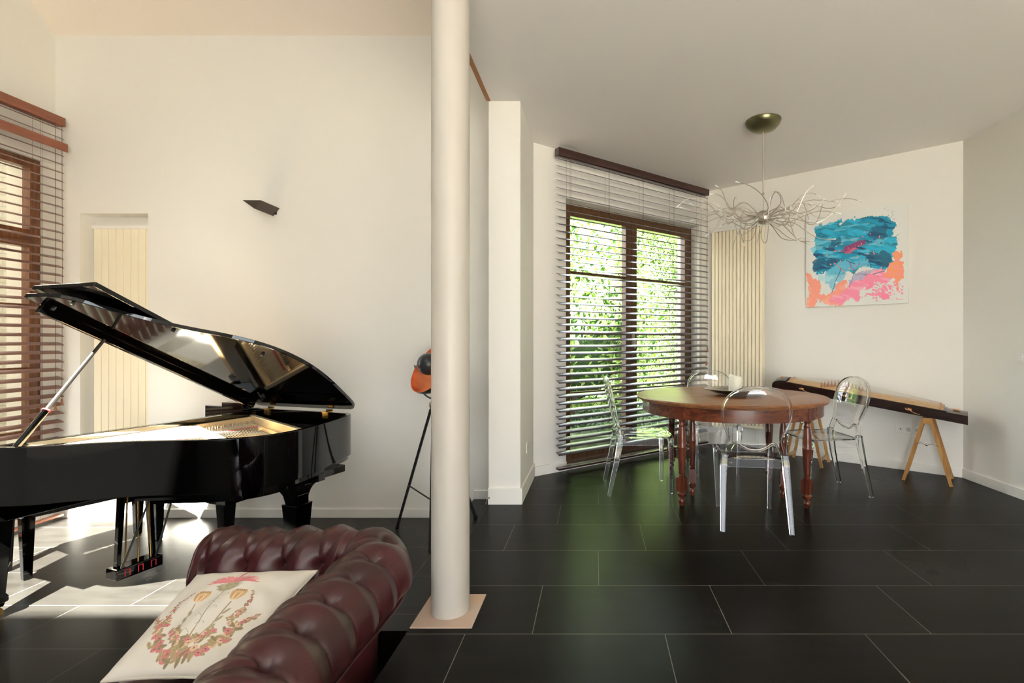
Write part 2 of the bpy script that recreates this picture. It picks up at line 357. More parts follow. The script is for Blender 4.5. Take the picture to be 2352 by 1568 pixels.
m = MB(); m.box(3.0, 4.133, .015, .09, 2.0, 2.08, M=LWm); obj('window_transom', m, OAKF, win2, bevel=.003)
portal('sky_window_bay', WW((SA+SB)/2, .33, 1.27), (PI/2, 0, math.atan2(d1.y, d1.x)), SB-SA, 2.5)
portal('sky_window_side', (-4.93, 3.565, 1.23), (PI/2, 0, PI/2), 1.13, 2.94)
portal('sky_garden_opening_dining', (1.4, -3.74, 1.3), (-PI/2, 0, 0), 3.2, 2.6)
portal('sky_roof_opening', ((SKX0+SKX1)/2, (SKY0+SKY1)/2, 5.59), (0, 0, 0), SKX1-SKX0, SKY1-SKY0)
# skylight glass in the high ceiling
m = MB(); m.box(SKX0, SKX1, SKY0, SKY1, 5.50, 5.505); o = struct('window_3', m, GLASS)
# ---- venetian blinds
def blind(M, label, s0, s1, ztop, zbot, depth, step, rail_h, slatm, railm, ladders, cords, tilt=.42, sw=.056):
    """M(s,d,z); d runs to the outside, the blind hangs at d=depth (negative: inside the room)"""
    t = thing('venetian_blind', label, 'blind')
    m = MB(); m.box(s0, s1, depth-.035, depth+.035, ztop-rail_h, ztop, M=M); obj('headrail', m, railm, t, bevel=.006)
    z = ztop-rail_h-.025; i = 0; n = int((z-zbot-.03)/step)
    a = s0+.008; b = s1-.008
    base = None
    for i in range(n):
        zz = z-i*step
        if base is None:
            m = MB(); p0 = M(a, depth, 0); pts = []
            for kx in range(5):
                q = -1+kx*.5; pts.append((q*sw/2*math.cos(tilt), q*sw/2*math.sin(tilt)+.0035*(1-q*q)))
            vs = []
            for e in (a, b):
                for (dd, h) in pts: vs.append(M(e, depth+dd, h+.0016))
                for (dd, h) in pts[::-1]: vs.append(M(e, depth+dd, h-.0016))
            k = 10
            m.add(vs, [tuple(range(k)), tuple(range(k, 2*k))]+[(j, (j+1) % k, k+(j+1) % k, k+j) for j in range(k)])
            base = obj('slat', m, slatm, t); base.location.z = zz
        else:
            c = base.copy(); COL.objects.link(c); c.parent = t; c.location.z = zz+random.uniform(-.0008, .0008)
    m = MB(); m.box(a, b, depth-.027, depth+.027, zbot, zbot+.02, M=M); obj('bottom_rail', m, railm, t, bevel=.004)
    for s in ladders:
        m = MB()
        for dd in (-sw/2-.002, sw/2+.002): m.tube([M(s, depth+dd, ztop-rail_h+.005), M(s, depth+dd, zbot+.018)], .0009, 4)
        m.tube([M(s+.01, depth-sw/2-.002, ztop-rail_h+.005), M(s+.01, depth-sw/2-.002, zbot+.018)], .0008, 4)
        obj('ladder_cord', m, CORD, t)
    for s, zl in cords:
        m = MB(); dd = depth-sw/2-.012
        m.tube([M(s, dd, ztop-rail_h+.005), M(s+.004, dd, (ztop+zl)/2), M(s, dd, zl+.04)], .0016, 5)
        c = obj('pull_cord', m, CORD, t)
        m = MB(); q = M(s, dd, zl); m.lathe([(.003, .05), (.006, .045), (.007, .02), (.011, 0), (.009, -.004)], 10, q); obj('tassel', m, TASSEL, c, smooth=True)
    return t
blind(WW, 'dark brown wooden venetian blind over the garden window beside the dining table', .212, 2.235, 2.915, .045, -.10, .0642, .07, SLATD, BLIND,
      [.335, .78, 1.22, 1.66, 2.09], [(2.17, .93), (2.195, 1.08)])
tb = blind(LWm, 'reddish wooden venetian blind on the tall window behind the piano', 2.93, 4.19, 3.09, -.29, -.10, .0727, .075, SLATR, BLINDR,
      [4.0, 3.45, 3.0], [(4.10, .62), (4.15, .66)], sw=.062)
m = MB(); m.box(2.94, 4.17, -.175, -.165, 2.79, 2.86, M=LWm); o = obj('valance', m, BLINDR, tb, bevel=.003); o['label'] = 'loose reddish valance board'
# ---- radiators
def radiator(name, M, s0, s1, z0, z1, dep, n, label, off=.03, g=.006):
    t = thing(name, label, 'radiator')
    w_ = (s1-s0)/n
    for i in range(n):
        m = MB(); a = s0+i*w_
        m.prism([(a+g, -off-dep), (a+g*2, -off-dep-g), (a+w_-g*2, -off-dep-g), (a+w_-g, -off-dep), (a+w_-g, -off), (a+g, -off)], z0+.03, z1-.02, M=lambda x, y, z: M(x, y, z))
        obj('radiator_panel', m, RADP, t)
    m = MB(); m.box(s0, s1, -off-dep*.6, -off-.002, z0+.03, z1-.02, M=M); obj('radiator_body', m, RADP, t)
    m = MB(); m.box(s0-.012, s1+.006, -off-dep-.016, -off+.01, z1-.022, z1+.008, M=M); obj('top_cover', m, WHITE, t, bevel=.006)
    m = MB(); m.box(s0, s1, -off-dep, -off, z0, z0+.035, M=M); obj('bottom_cover', m, RADP, t, bevel=.004)
    return t
t = radiator('vertical_radiator', lambda s, d, z: (s, 4.36+d, z), -4.372, -3.858, .06, 2.195, .06, 8, 'cream vertical radiator in the wall niche behind the grand piano', off=.012, g=.0018)
t = radiator('vertical_radiator', PW, .075, .668, .245, 2.46, .05, 14, 'tall cream ribbed radiator on the wall between window blind and painting')
m = MB()
for s in (.17, .60): m.tube([PW(s, -.055, .25), PW(s, -.055, .0)], .008, 8)
obj('supply_pipe', m, WHITE, t)
m = MB(); q = PW(.17, -.06, .15); m.lathe([(.018, -.03), (.02, .03)], 14, q); m.tube([q, PW(.17, -.11, .15)], .016, 12); obj('valve', m, WHITE, t, smooth=True)
# ---- outlets and switch
def plate(name, M, s, z, w_, h_, label, cat, kinds):
    t = thing(name, label, cat); m = MB(); m.box(s-w_/2, s+w_/2, -.008, 0, z-h_/2, z+h_/2, M=M); obj('plate', m, WHITE, t, bevel=.003)
    n = len(kinds)
    for i, kd in enumerate(kinds):
        c = s-w_/2+(i+.5)*w_/n
        if kd == 'socket':
            m = MB(); vs = [M(c+.02*math.cos(a), -.0085, z+.02*math.sin(a)) for a in [2*PI*j/20 for j in range(20)]]; vs2 = [M(c+.017*math.cos(a), -.0093, z+.017*math.sin(a)) for a in [2*PI*j/20 for j in range(20)]]
            m.add(vs+vs2, [(j, (j+1) % 20, 20+(j+1) % 20, 20+j) for j in range(20)]+[tuple(range(20, 40))]); q = obj('socket_face', m, mat('socket_shade', (.55, .53, .48), rough=.5), t)
            m = MB()
            for dx_, dz_ in ((-.007, 0), (.007, 0), (0, .010)): m.box(c+dx_-.0022, c+dx_+.0022, -.0105, -.0088, z+dz_-.0022, z+dz_+.0022, M=M)
            obj('pin_hole', m, BLACKS, q)
        elif kd == 'port':
            m = MB(); m.box(c+.004, c+.016, -.0105, -.008, z-.004, z+.004, M=M); m.box(c-.006, c-.002, -.0105, -.008, z-.002, z+.002, M=M); obj('port', m, BLACKS, t)
        else:
            m = MB(); m.box(c-.022, c+.022, -.013, -.008, z-.022, z+.022, M=M); obj('rocker', m, WHITE, t, bevel=.003)
    return t
plate('wall_socket', PW, 1.985, .378, .215, .08, 'white triple outlet plate on the wall under the zither', 'outlet', ['port', 'socket', 'socket'])
plate('wall_socket', lambda s, d, z: (-.55-d, s, z), 3.93, .345, .08, .08, 'small white outlet on the side of the white pier', 'outlet', ['socket'])
plate('light_switch', lambda s, d, z: (3.22+d, s, z), 3.72, 1.065, .08, .08, 'white rocker light switch on the pale green-lit side wall', 'switch', ['rocker'])
m = MB(); m.tube([(-.80, 3.58, 0.005), (-.795, 3.585, .03), (-.785, 3.59, .05), (-.77, 3.578, .052)], .0025, 6); m.sphere((-.775, 3.578, .052), .007, 8)
tag(obj('wall_cable', m, mat('grey_cable', (.25, .25, .23), rough=.6), smooth=True), 'short grey cable end poking out at the foot of the pier', 'cable')
# ---------------------------------------------------------------- outside
def leaves(name, n, sampler, size, cols, label, cat, core=None, parent=None, asp=.5):
    V = []; F = []; MI = []
    for i in range(n):
        p, nr = sampler(); s = size*random.uniform(.6, 1.3)
        a = Vector((random.gauss(0, 1), random.gauss(0, 1), random.gauss(0, 1)))+nr*1.2; a.normalize()
        u = a.orthogonal().normalized(); u.rotate(Matrix.Rotation(random.uniform(0, 2*PI), 3, a)); v_ = a.cross(u)
        p = Vector(p); k = len(V)
        V += [p-u*s, p-v_*s*asp+a*s*.15, p+u*s, p+v_*s*asp+a*s*.15]
        F += [(k, k+1, k+2, k+3)]; MI.append(i % len(cols))
    me = bpy.data.meshes.new(name); me.from_pydata([tuple(x) for x in V], [], F)
    for c in cols: me.materials.append(c)
    me.polygons.foreach_set('material_index', MI); me.update()
    o = bpy.data.objects.new(name, me); COL.objects.link(o)
    if parent: o.parent = parent
    return o
def leafm(name, c, tr=.45):
    m = mat(name, c, rough=.5); nt = m.node_tree; b = nt.nodes['Principled BSDF']; out = nt.nodes['Material Output']
    t = N(nt, 'ShaderNodeBsdfTranslucent'); t.inputs[0].default_value = (c[0]*1.3, c[1]*1.3, c[2]*.7, 1)
    mx = N(nt, 'ShaderNodeMixShader'); mx.inputs[0].default_value = tr; nt.links.new(b.outputs[0], mx.inputs[1]); nt.links.new(t.outputs[0], mx.inputs[2]); nt.links.new(mx.outputs[0], out.inputs[0])
    return m
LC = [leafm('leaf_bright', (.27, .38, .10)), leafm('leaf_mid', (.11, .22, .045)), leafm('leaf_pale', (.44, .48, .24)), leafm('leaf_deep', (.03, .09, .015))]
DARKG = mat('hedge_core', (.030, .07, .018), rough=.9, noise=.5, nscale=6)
random.seed(3)
hx0, hx1, hy0, hz1 = .35, 4.6, 10.4, 4.15
t = thing('tall_hedge', 'tall clipped hedge with small leaves outside the dining window', 'hedge')
def smp():
    x = random.uniform(hx0, hx1); z = random.uniform(0, hz1)
    return (x, hy0+.10*math.sin(x*3)*math.sin(z*2.3)+random.uniform(-.12, .12), z), Vector((0, -1, .5))
leaves('foliage', 40000, smp, .026, LC, '', '', parent=t)
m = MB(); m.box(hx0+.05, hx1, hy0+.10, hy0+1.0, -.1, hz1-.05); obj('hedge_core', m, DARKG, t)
t = thing('leafy_shrub', 'large leafed shrub outside the left half of the dining window', 'shrub')
def smp2():
    th = random.uniform(0, 2*PI); ph = random.uniform(-1.2, 1.5); R = 1.0+.18*math.sin(3*th+2*ph)+random.uniform(-.15, .12)
    d = Vector((math.cos(th)*math.cos(ph), math.sin(th)*math.cos(ph), math.sin(ph)))
    return (-.55+d.x*1.35*R, 7.25+d.y*.5*R, max(.30, 1.1+d.z*1.6*R)), d
leaves('foliage', 9000, smp2, .055, LC, '', '', parent=t, asp=.42)
m = MB()
for a in (-.3, -.1, .15, .35): m.tube([(-.5+a*.3, 7.25, -.1), (-.5+a, 7.25, 1.2), (-.5+a*2.2, 7.25+a*.3, 2.8)], [.05, .035, .01], 7)
obj('stem', m, mat('bark', (.09, .06, .04), rough=.9), t)
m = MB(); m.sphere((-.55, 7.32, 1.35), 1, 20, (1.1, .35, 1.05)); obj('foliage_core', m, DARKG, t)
t = thing('ground_ivy', 'low green ivy covering the ground outside the dining window', 'ivy'); t['kind'] = 'stuff'
def smp3():
    x = random.uniform(-2.2, 3.2); y = random.uniform(6.75, 7.0) if random.random() < 0 else random.uniform(6.35, 10.2); return (x, y, .02+random.uniform(0, .12)), Vector((0, 0, 1))
IV = [leafm('ivy_green', (.06, .10, .06), .3), leafm('ivy_light', (.17, .23, .15), .3)]
leaves('foliage', 14000, smp3, .045, IV, '', '', parent=t)
m = MB(); m.box(-30, 30, -30, 40, -.5, -.44); struct('ground_outside', m, mat('garden_soil', (.16, .17, .10), rough=.95, noise=.4, nscale=3))
m = MB(); m.box(-2.4, 3.4, 6.2, 11.6, -.44, -.0); struct('ground_bed', m, mat('garden_lawn', (.15, .18, .11), rough=.95, noise=.5, nscale=9))
m = MB(); m.box(-16, -4.97, 6.3, 6.6, -.44, 6.0); struct('wall_garden', m, brickmat('pale_brick'))
m = MB(); m.box(-13, -4.97, 1.2, 1.6, -.44, 9.0); struct('wall_sun_blocker', m, brickmat('pale_brick_blocker'))  # unseen tall wall added to keep the sun off the garden brick
m = MB(); m.box(-2, 7, -12, -3.76, -.44, -.12); struct('ground_bounce', m, mat('bounce_stone', (.36, .34, .31), rough=.9))  # unseen pale slab added to bounce sunlight up to the ceiling
# ---------------------------------------------------------------- grand piano (local x: keyboard -> tail, y: spine 0 -> treble -1.46)
PPHI = math.radians(-17.5)
pno = thing('grand_piano', 'glossy black grand piano with its lid propped open near the brick-view window', 'piano', (-3.10, 3.947, FL), PPHI)
RT = 1.0; RB = .72
OUT = [(0, 0), (1.38, 0), (1.45, -.03), (1.50, -.10), (1.56, -.26), (1.63, -.45), (1.675, -.62), (1.68, -.76), (1.64, -.88), (1.55, -.975), (1.42, -1.045), (1.28, -1.10), (1.14, -1.17), (1.02, -1.25), (.92, -1.34), (.83, -1.415), (.74, -1.452), (.64, -1.46), (0, -1.46)]
def smooth_poly(P, it=2, keep=()):
    for _ in range(it):
        Q = []
        n = len(P)
        for i in range(n):
            a, b = P[i], P[(i+1) % n]
            if i in keep and _ == 0: Q.append(a)
            Q += [(a[0]*.75+b[0]*.25, a[1]*.75+b[1]*.25), (a[0]*.25+b[0]*.75, a[1]*.25+b[1]*.75)]
        P = Q
    return P
def chaikin_open(P, it=2):
    for _ in range(it):
        Q = [P[0]]
        for a, b in zip(P[:-1], P[1:]): Q += [(a[0]*.75+b[0]*.25, a[1]*.75+b[1]*.25), (a[0]*.25+b[0]*.75, a[1]*.25+b[1]*.75)]
        Q.append(P[-1]); P = Q
    return P
RIMP = chaikin_open(OUT, 2)
def offset(P, d):
    Q = []
    n = len(P)
    for i in range(n):
        a = Vector(P[max(i-1, 0)]); b = Vector(P[min(i+1, n-1)]); t_ = (b-a).normalized(); nn = Vector((t_.y, -t_.x))
        Q.append((P[i][0]+nn.x*d, P[i][1]+nn.y*d))
    return Q
INN = offset(RIMP, .032)
def ribbon(m, A, B, z0, z1):
    n = len(A); vs = []
    for z in (z0, z1): vs += [(x, y, z) for x, y in A]+[(x, y, z) for x, y in B]
    fs = []
    for i in range(n-1):
        fs += [(i, i+1, 2*n+i+1, 2*n+i), (n+i, 3*n+i, 3*n+i+1, n+i+1), (i, n+i, n+i+1, i+1), (2*n+i, 2*n+i+1, 3*n+i+1, 3*n+i)]
    fs += [(0, 2*n, 3*n, n), (n-1, 2*n-1, 4*n-1, 3*n-1)]
    m.add(vs, fs)
# is the inner offset inside?
if INN[len(INN)//2][0] > RIMP[len(RIMP)//2][0]: INN = offset(RIMP, -.032)
m = MB(); ribbon(m, RIMP, INN, RB, RT); rim = obj('rim', m, BLACKL, pno, smooth=True, bevel=.003)
tailp = [p for p in RIMP if p[0] > 1.2]
m = MB(); ins_ = lambda d: [p for p in offset(RIMP, d if INN[5][1] < RIMP[5][1] else -d) if p[0] > 1.15]
m.prism(ins_(.016), RB-.028, RB+.01); m.prism([(x*.97+.02, y*.95-.03) for x, y in ins_(.05)], RB-.065, RB-.02)
obj('tail_moulding', m, BLACKL, pno, smooth=True)
m = MB(); m.prism([(x, y) for x, y in offset(RIMP, .01 if INN[5][1] < RIMP[5][1] else -.01) if x > .50]+[(.50, -1.43), (.50, -.03)][::1], .76, .775) if False else None
# soundboard / bottom closing board
m = MB(); m.prism(INN, RB+.03, RB+.045); obj('soundboard', m, wood('spruce', (.50, .33, .16), (.42, .26, .12), sc=(3, 30, 3)), pno)
# iron plate with bars
ZP = .905
m = MB()
def bar(m, a, b, w_, z0, z1):
    a = Vector(a); b = Vector(b); t_ = (b-a).normalized(); nn = Vector((-t_.y, t_.x))*w_/2
    q = [(a+nn), (b+nn), (b-nn), (a-nn)]
    m.prism([(v.x, v.y) for v in q], z0, z1)
PFR = [(.60, -.08), (1.52, -.48), (1.575, -.80), (1.52, -.93), (1.40, -1.0), (1.25, -1.065), (1.12, -1.13), (.99, -1.215), (.88, -1.315), (.80, -1.38), (.70, -1.42), (.60, -1.425)]
PFI = [(.86, -.235), (1.46, -.50), (1.50, -.79), (1.46, -.87), (1.36, -.93), (1.22, -.99), (1.08, -1.06), (.97, -1.13), (.90, -1.20), (.87, -1.24), (.86, -1.25), (.86, -1.26)]
n = len(PFR); vs = []
for z in (ZP-.02, ZP+.004): vs += [(x, y, z) for x, y in PFR]+[(x, y, z) for x, y in PFI]
m.add(vs, [f for i in range(n) for j in [(i+1) % n] for f in ((2*n+i, 2*n+j, 3*n+j, 3*n+i), (i, n+i, n+j, j), (n+i, 3*n+i, 3*n+j, n+j), (i, j, 2*n+j, 2*n+i))])
bar(m, (.60, -.105), (1.53, -.485), .030, ZP-.02, ZP+.06); bar(m, (.60, -.515), (1.29, -.80), .032, ZP-.02, ZP+.05); bar(m, (.60, -.90), (1.06, -1.10), .028, ZP-.02, ZP+.045)
bar(m, (.615, -.10), (.615, -1.40), .022, ZP-.01, ZP+.05); bar(m, (1.50, -.47), (1.555, -.80), .022, ZP-.01, ZP+.045)
obj('iron_plate', m, GOLDP, pno, bevel=.004)
m = MB(); m.prism(PFR, ZP-.052, ZP-.047); obj('string_bed', m, mat('plate_lower_gold', (.50, .36, .17), rough=.4, metal=.4), pno)
m = MB(); m.prism([(.60, -.04), (1.36, -.04), (1.44, -.09), (1.50, -.20), (1.57, -.42), (1.53, -.47), (.60, -.088)], ZP-.01, ZP+.0); m.prism([(1.545, -.48), (1.59, -.42), (1.635, -.62), (1.64, -.76), (1.60, -.86), (1.57, -.88)], ZP-.01, ZP+.0); obj('tail_shade_sheet', m, BLACKS, pno)  # black sheets standing in for the shadowed soundboard at the tail
def inside(x, y, P):
    c = False; n = len(P)
    for i in range(n):
        (x0, y0), (x1, y1) = P[i], P[(i+1) % n]
        if (y0 > y) != (y1 > y) and x < (x1-x0)*(y-y0)/(y1-y0)+x0: c = not c
    return c
m = MB()
for i in range(72):
    y0 = -.17-1.08*i/71; L = .1
    while L < 1.2 and inside(.70+L*.923, y0-L*.385, PFR): L += .01
    L -= .03
    if L > .1: m.tube([(.70, y0, ZP+.016), (.70+L*.923, y0-L*.385, ZP+.0)], .0013, 4)
obj('strings', m, mat('string_steel', (.55, .50, .42), rough=.3, metal=1), pno)['kind'] = 'stuff'
m = MB()
for i in range(70):
    for r_ in range(2):
        y = -.08-1.28*i/69; x = .655+.03*r_+.006*(i % 2)
        m.tube([(x, y, ZP), (x, y, ZP+.028)], .0034, 6)
obj('tuning_pins', m, STEEL, pno)['kind'] = 'stuff'
m = MB(); bar(m, (.835, -.25), (.835, -1.32), .014, ZP+.001, ZP+.012); obj('felt_strip', m, FELT, pno)
m = MB()
for i in range(60):
    y = -.30-.98*i/59; m.box(.875, .905, y-.005, y+.005, ZP-.01, ZP+.012)
obj('dampers', m, BLACKS, pno)['kind'] = 'stuff'
# front structure
m = MB(); m.box(.545, .595, -1.43, -.03, .78, RT-.012); obj('front_stretcher', m, BLACKL, pno, bevel=.003)
m = MB(); m.box(0, .56, -1.42, -.04, .60, .66); m.box(.0, .03, -1.42, -.04, .66, .72); obj('keybed', m, BLACKL, pno, bevel=.004)
m = MB(); m.box(.27, .545, -1.43, -.03, .66, .90); m.box(.20, .27, -1.43, -.03, .70, .86); obj('fallboard', m, BLACKL, pno, bevel=.01)
m = MB(); m.box(.045, .20, -1.34, -.12, .66, .735); kb = obj('keyboard', m, mat('ivory_keys', (.8, .77, .7), rough=.25), pno)
m = MB()
for o_ in range(8):
    for k in (1, 2, 4, 5, 6):
        y = -.13-o_*.163-k*.0233
        if y > -1.33: m.box(.095, .20, y-.0045, y+.0045, .735, .747)
obj('black_keys', m, BLACKS, kb)
m = MB()
for y in (-.095, -1.42): m.box(.0, .27, y, y+.055, .66, .80)
obj('key_block', m, BLACKL, pno, bevel=.01)
# legs
def pleg(x, y, zt, blk):
    m = MB()
    def sec(w_, z): return [(x-w_, y-w_, z), (x+w_, y-w_, z), (x+w_, y+w_, z), (x-w_, y+w_, z)]
    prof = [(.030, .07), (.034, .09), (.044, .10), (.044, .125), (.036, .14), (.058, zt-.02), (.060, zt)]
    vs = []
    for w_, z in prof: vs += sec(w_, z)
    k = len(prof); fs = [tuple(range(4))[::-1], tuple(range(4*k-4, 4*k))]
    for i in range(k-1):
        for j in range(4): fs.append((i*4+j, i*4+(j+1) % 4, (i+1)*4+(j+1) % 4, (i+1)*4+j))
    m.add(vs, fs); q = obj('leg', m, BLACKL, pno, bevel=.003)
    m = MB(); m.box(x-blk, x+blk, y-blk*.8, y+blk*.8, zt, zt+.06) ; obj('leg_block', m, BLACKL, q, bevel=.004)
    m = MB(); m.tube([(x-.014, y, .036), (x+.014, y, .036)], .036, 16); m.box(x-.020, x+.020, y-.012, y+.012, .045, .085); obj('caster', m, BRASS, q)
    return q
pleg(.245, -1.28, .60, .10)
pleg(.45, -.19, .60, .10)
m = MB(); m.box(.36, .56, -.27, -.10, .33, .60); obj('leg_bracket', m, BLACKL, pno, bevel=.006)
q = pleg(1.44, -.46, .50, .05)
m = MB(); cv = []
for i in range(9):
    a = i/8*PI/2; cv.append((1.475+.135*(1-math.cos(a)), .50+.145*math.sin(a)))
poly = [(1.40, .50)]+cv+[(1.61, .69), (1.22, .69), (1.22, .64), (1.32, .60), (1.38, .55)]
m.add([(x, -.51, z) for x, z in poly]+[(x, -.41, z) for x, z in poly], [tuple(range(len(poly)))[::-1], tuple(range(len(poly), 2*len(poly)))]+[(j, (j+1) % len(poly), len(poly)+(j+1) % len(poly), len(poly)+j) for j in range(len(poly))])
m.box(1.12, 1.60, -.66, -.24, .655, .70)
obj('tail_bracket', m, BLACKL, pno, bevel=.004)
m = MB(); bar(m, (.60, -.30), (1.5, -.55), .07, .64, .72); bar(m, (.60, -1.1), (1.2, -.75), .07, .64, .72); bar(m, (.60, -.7), (1.3, -.7), .07, .64, .72); obj('under_beam', m, BLACKS, pno)
# lyre with pedals
lx, ly = .41, -.73
m = MB(); m.box(lx-.05, lx+.055, ly-.125, ly+.125, .045, .115); lyre = obj('lyre_box', m, BLACKL, pno, bevel=.008)
m = MB()
for s in (-1, 1):
    m.add([(lx+a, ly+s*b, z) for z, b0, b1 in ((.11, .085, .105), (.60, .055, .085)) for a in (-.015, .02) for b in (b0, b1)], [(0,1,3,2),(4,6,7,5),(0,2,6,4),(1,5,7,3),(0,4,5,1),(2,3,7,6)])
m.box(lx-.015, lx+.02, ly-.07, ly+.07, .50, .535)
obj('lyre_post', m, BLACKL, lyre, bevel=.002)
for s in (-1, 0, 1):
    m = MB(); m.tube([(lx+.03, ly+s*.07, .085), (lx+.03, ly+s*.055, .60)], .0045, 8); obj('pedal_rod', m, BRASS, lyre, smooth=True)
    m = MB(); m.box(lx+.052, lx+.058, ly+s*.07-.014, ly+s*.07-.011, .06, .10); m.box(lx+.052, lx+.058, ly+s*.07+.011, ly+s*.07+.014, .06, .10); m.box(lx+.052, lx+.058, ly+s*.07-.014, ly+s*.07+.014, .098, .101); obj('pedal_felt', m, FELT, lyre)
    m = MB(); m.tube([(lx-.04, ly+s*.07, .075), (lx-.10, ly+s*.07, .078), (lx-.135, ly+s*.07, .068)], [.009, .013, .010], 10, sq=(.5, 1.4)); obj('pedal', m, BRASS, lyre, smooth=True)
for s in (-1, 1):
    m = MB(); m.tube([(lx+.04, ly+s*.09, .11), (lx+.30, ly+s*.06, .655)], .0055, 8); obj('lyre_brace', m, BLACKS, lyre, smooth=True)
# lid: hinged along the spine (y=0)
TH_L = math.radians(29.2)
lid = bpy.data.objects.new('lid', None); COL.objects.link(lid); lid.parent = pno
lid.location = (0, .005, RT+.022); lid.rotation_euler = (-TH_L, 0, 0)
XF = .52
LO = [p for p in offset(RIMP, -.012 if INN[5][1] < RIMP[5][1] else .012) if p[0] > XF]
LO = [(XF, LO[0][1])]+LO+[(XF, LO[-1][1])]
m = MB(); m.prism(LO, 0, .022); obj('main_lid', m, BLACKL, lid, bevel=.003)
m = MB(); m.box(XF+.03, XF+.53, -1.478, -.01, .044, .068); fp = obj('front_flap', m, BLACKL, lid, bevel=.003)
m = MB(); m.box(XF, XF+.035, -1.40, -.05, -.045, -.001); obj('lid_batten', m, BLACKL, lid, bevel=.003)
m = MB()
for y in (-.35, -.8, -1.2): m.tube([(XF+.012, y-.03, .033), (XF+.012, y+.03, .033)], .012, 8)
obj('flap_hinge', m, BRASS, lid)
for x, y in ((.80, -1.40), (1.50, -.85), (.56, -1.36), (1.15, -1.12)):
    m = MB(); m.tube([(x, y, -.012), (x, y, 0)], [.008, .010], 10); obj('lid_buffer', m, BLACKS, lid)
for x in (.66, 1.22):
    m = MB(); m.box(x-.025, x+.025, -.040, -.032, RT-.045, RT-.0); m.box(x-.025, x+.025, -.05, .0, RT, RT+.005); m.tube([(x-.028, .0, RT+.01), (x+.028, .0, RT+.01)], .006, 8)
    q = obj('hinge', m, BRASS, pno)
m = MB(); m.box(-.0, .545, -.035, .0, RT-.0, RT+.002); m.box(.28, .50, -.10, -.035, RT-.035, RT+.045); obj('desk_rail', m, BLACKL, pno, bevel=.003)
# prop stick from the treble rim to the lid
c30, s30 = math.cos(TH_L), math.sin(TH_L)
P0_ = Vector((.72, -1.405, RT-.03)); P1_ = Vector((XF+.035, .005-1.10*c30-.012*s30, RT+.022+1.10*s30-.012*c30-.03))
m = MB(); mid = P0_.lerp(P1_, .34); m.tube([P0_, mid], .0165, 8, sq=(1, .7)); a = obj('lid_prop', m, BLACKL, pno, smooth=True)
m = MB(); m.tube([P0_.lerp(P1_, .33), P1_], [.0125, .0095], 8, sq=(1, .7)); obj('prop_stick', m, mat('prop_grey_black', (.015, .015, .015), rough=.55, spec=.3), a, smooth=True)
m = MB(); m.tube([P0_.lerp(P1_, .325), P0_.lerp(P1_, .335)], .0180, 8); obj('prop_felt', m, FELT, a)
m = MB(); m.box(.69, .75, -1.43, -1.38, RT-.05, RT-.028); obj('prop_bracket', m, BRASS, a)
# ---- piano bench
bench = thing('piano_bench', 'black bench with tapered legs standing at the keyboard end of the grand piano', 'bench', (-3.60, 3.49, FL), math.radians(-23))
m = MB(); m.box(-.165, .165, -.375, .375, .44, .50); obj('seat', m, mat('bench_vinyl', (.02, .018, .016), rough=.4), bench, bevel=.02)
m = MB(); m.box(-.15, .15, -.36, .36, .385, .44); obj('apron', m, BLACKL, bench, bevel=.004)
for x, y in ((-.14, -.345), (.14, -.345), (-.14, .345), (.14, .345)):
    m = MB(); vs = []
    for w_, z in ((.016, 0), (.020, .01), (.031, .40)): vs += [(x-w_, y-w_, z), (x+w_, y-w_, z), (x+w_, y+w_, z), (x-w_, y+w_, z)]
    m.add(vs, [(3,2,1,0), (8,9,10,11)]+[(i*4+j, i*4+(j+1) % 4, i*4+4+(j+1) % 4, i*4+4+j) for i in range(2) for j in range(4)]); obj('leg', m, BLACKL, bench, bevel=.002)
# ---------------------------------------------------------------- chesterfield sofa (lower floor, back against the platform)
sofa = thing('chesterfield_sofa', 'buttoned oxblood leather chesterfield sofa with rolled arm beside the column', 'sofa')
XI, YI, XE, YE = -.975, 1.945, -1.575, -.05
r0 = .05
def arc(c, r, a0, a1, n): return [(c[0]+r*math.cos(a0+(a1-a0)*i/n), c[1]+r*math.sin(a0+(a1-a0)*i/n), a0+(a1-a0)*i/n) for i in range(n+1)]
PATH = []   # (x, y, outward angle)
ds = .006
x = XE
while x < XI-r0: PATH.append((x, YI, PI/2)); x += ds
PATH += [(a, b, th) for a, b, th in arc((XI-r0, YI-r0), r0, PI/2, 0, 34)]
y = YI-r0
while y > YE: y -= ds; PATH.append((XI, y, 0.0))
PATH = np.array(PATH)
RC, RR, RZ = .105, .128, .262        # roll centre offset, radius, height
prof = [(0.0, .03), (0.0, .08), (-.002, .13), (-.010, .17)]
a = math.radians(205)
while a > math.radians(-62): prof.append((RC+RR*math.cos(a), RZ+RR*math.sin(a))); a -= math.radians(3.2)
prof += [(.135, .13), (.125, .08), (.122, .0), (.12, -.1), (.12, -.2), (.12, -.285)]
prof = np.array(prof)
# resample profile
dl = np.r_[0, np.cumsum(np.hypot(*np.diff(prof, axis=0).T))]; W_ = np.arange(0, dl[-1], .006)
pt = np.interp(W_, dl, prof[:, 0]); pz = np.interp(W_, dl, prof[:, 1])
nt_ = np.stack([np.gradient(pz), -np.gradient(pt)], 1); nt_ /= np.linalg.norm(nt_, axis=1)[:, None]; nt_ = -nt_   # outward normal of the profile
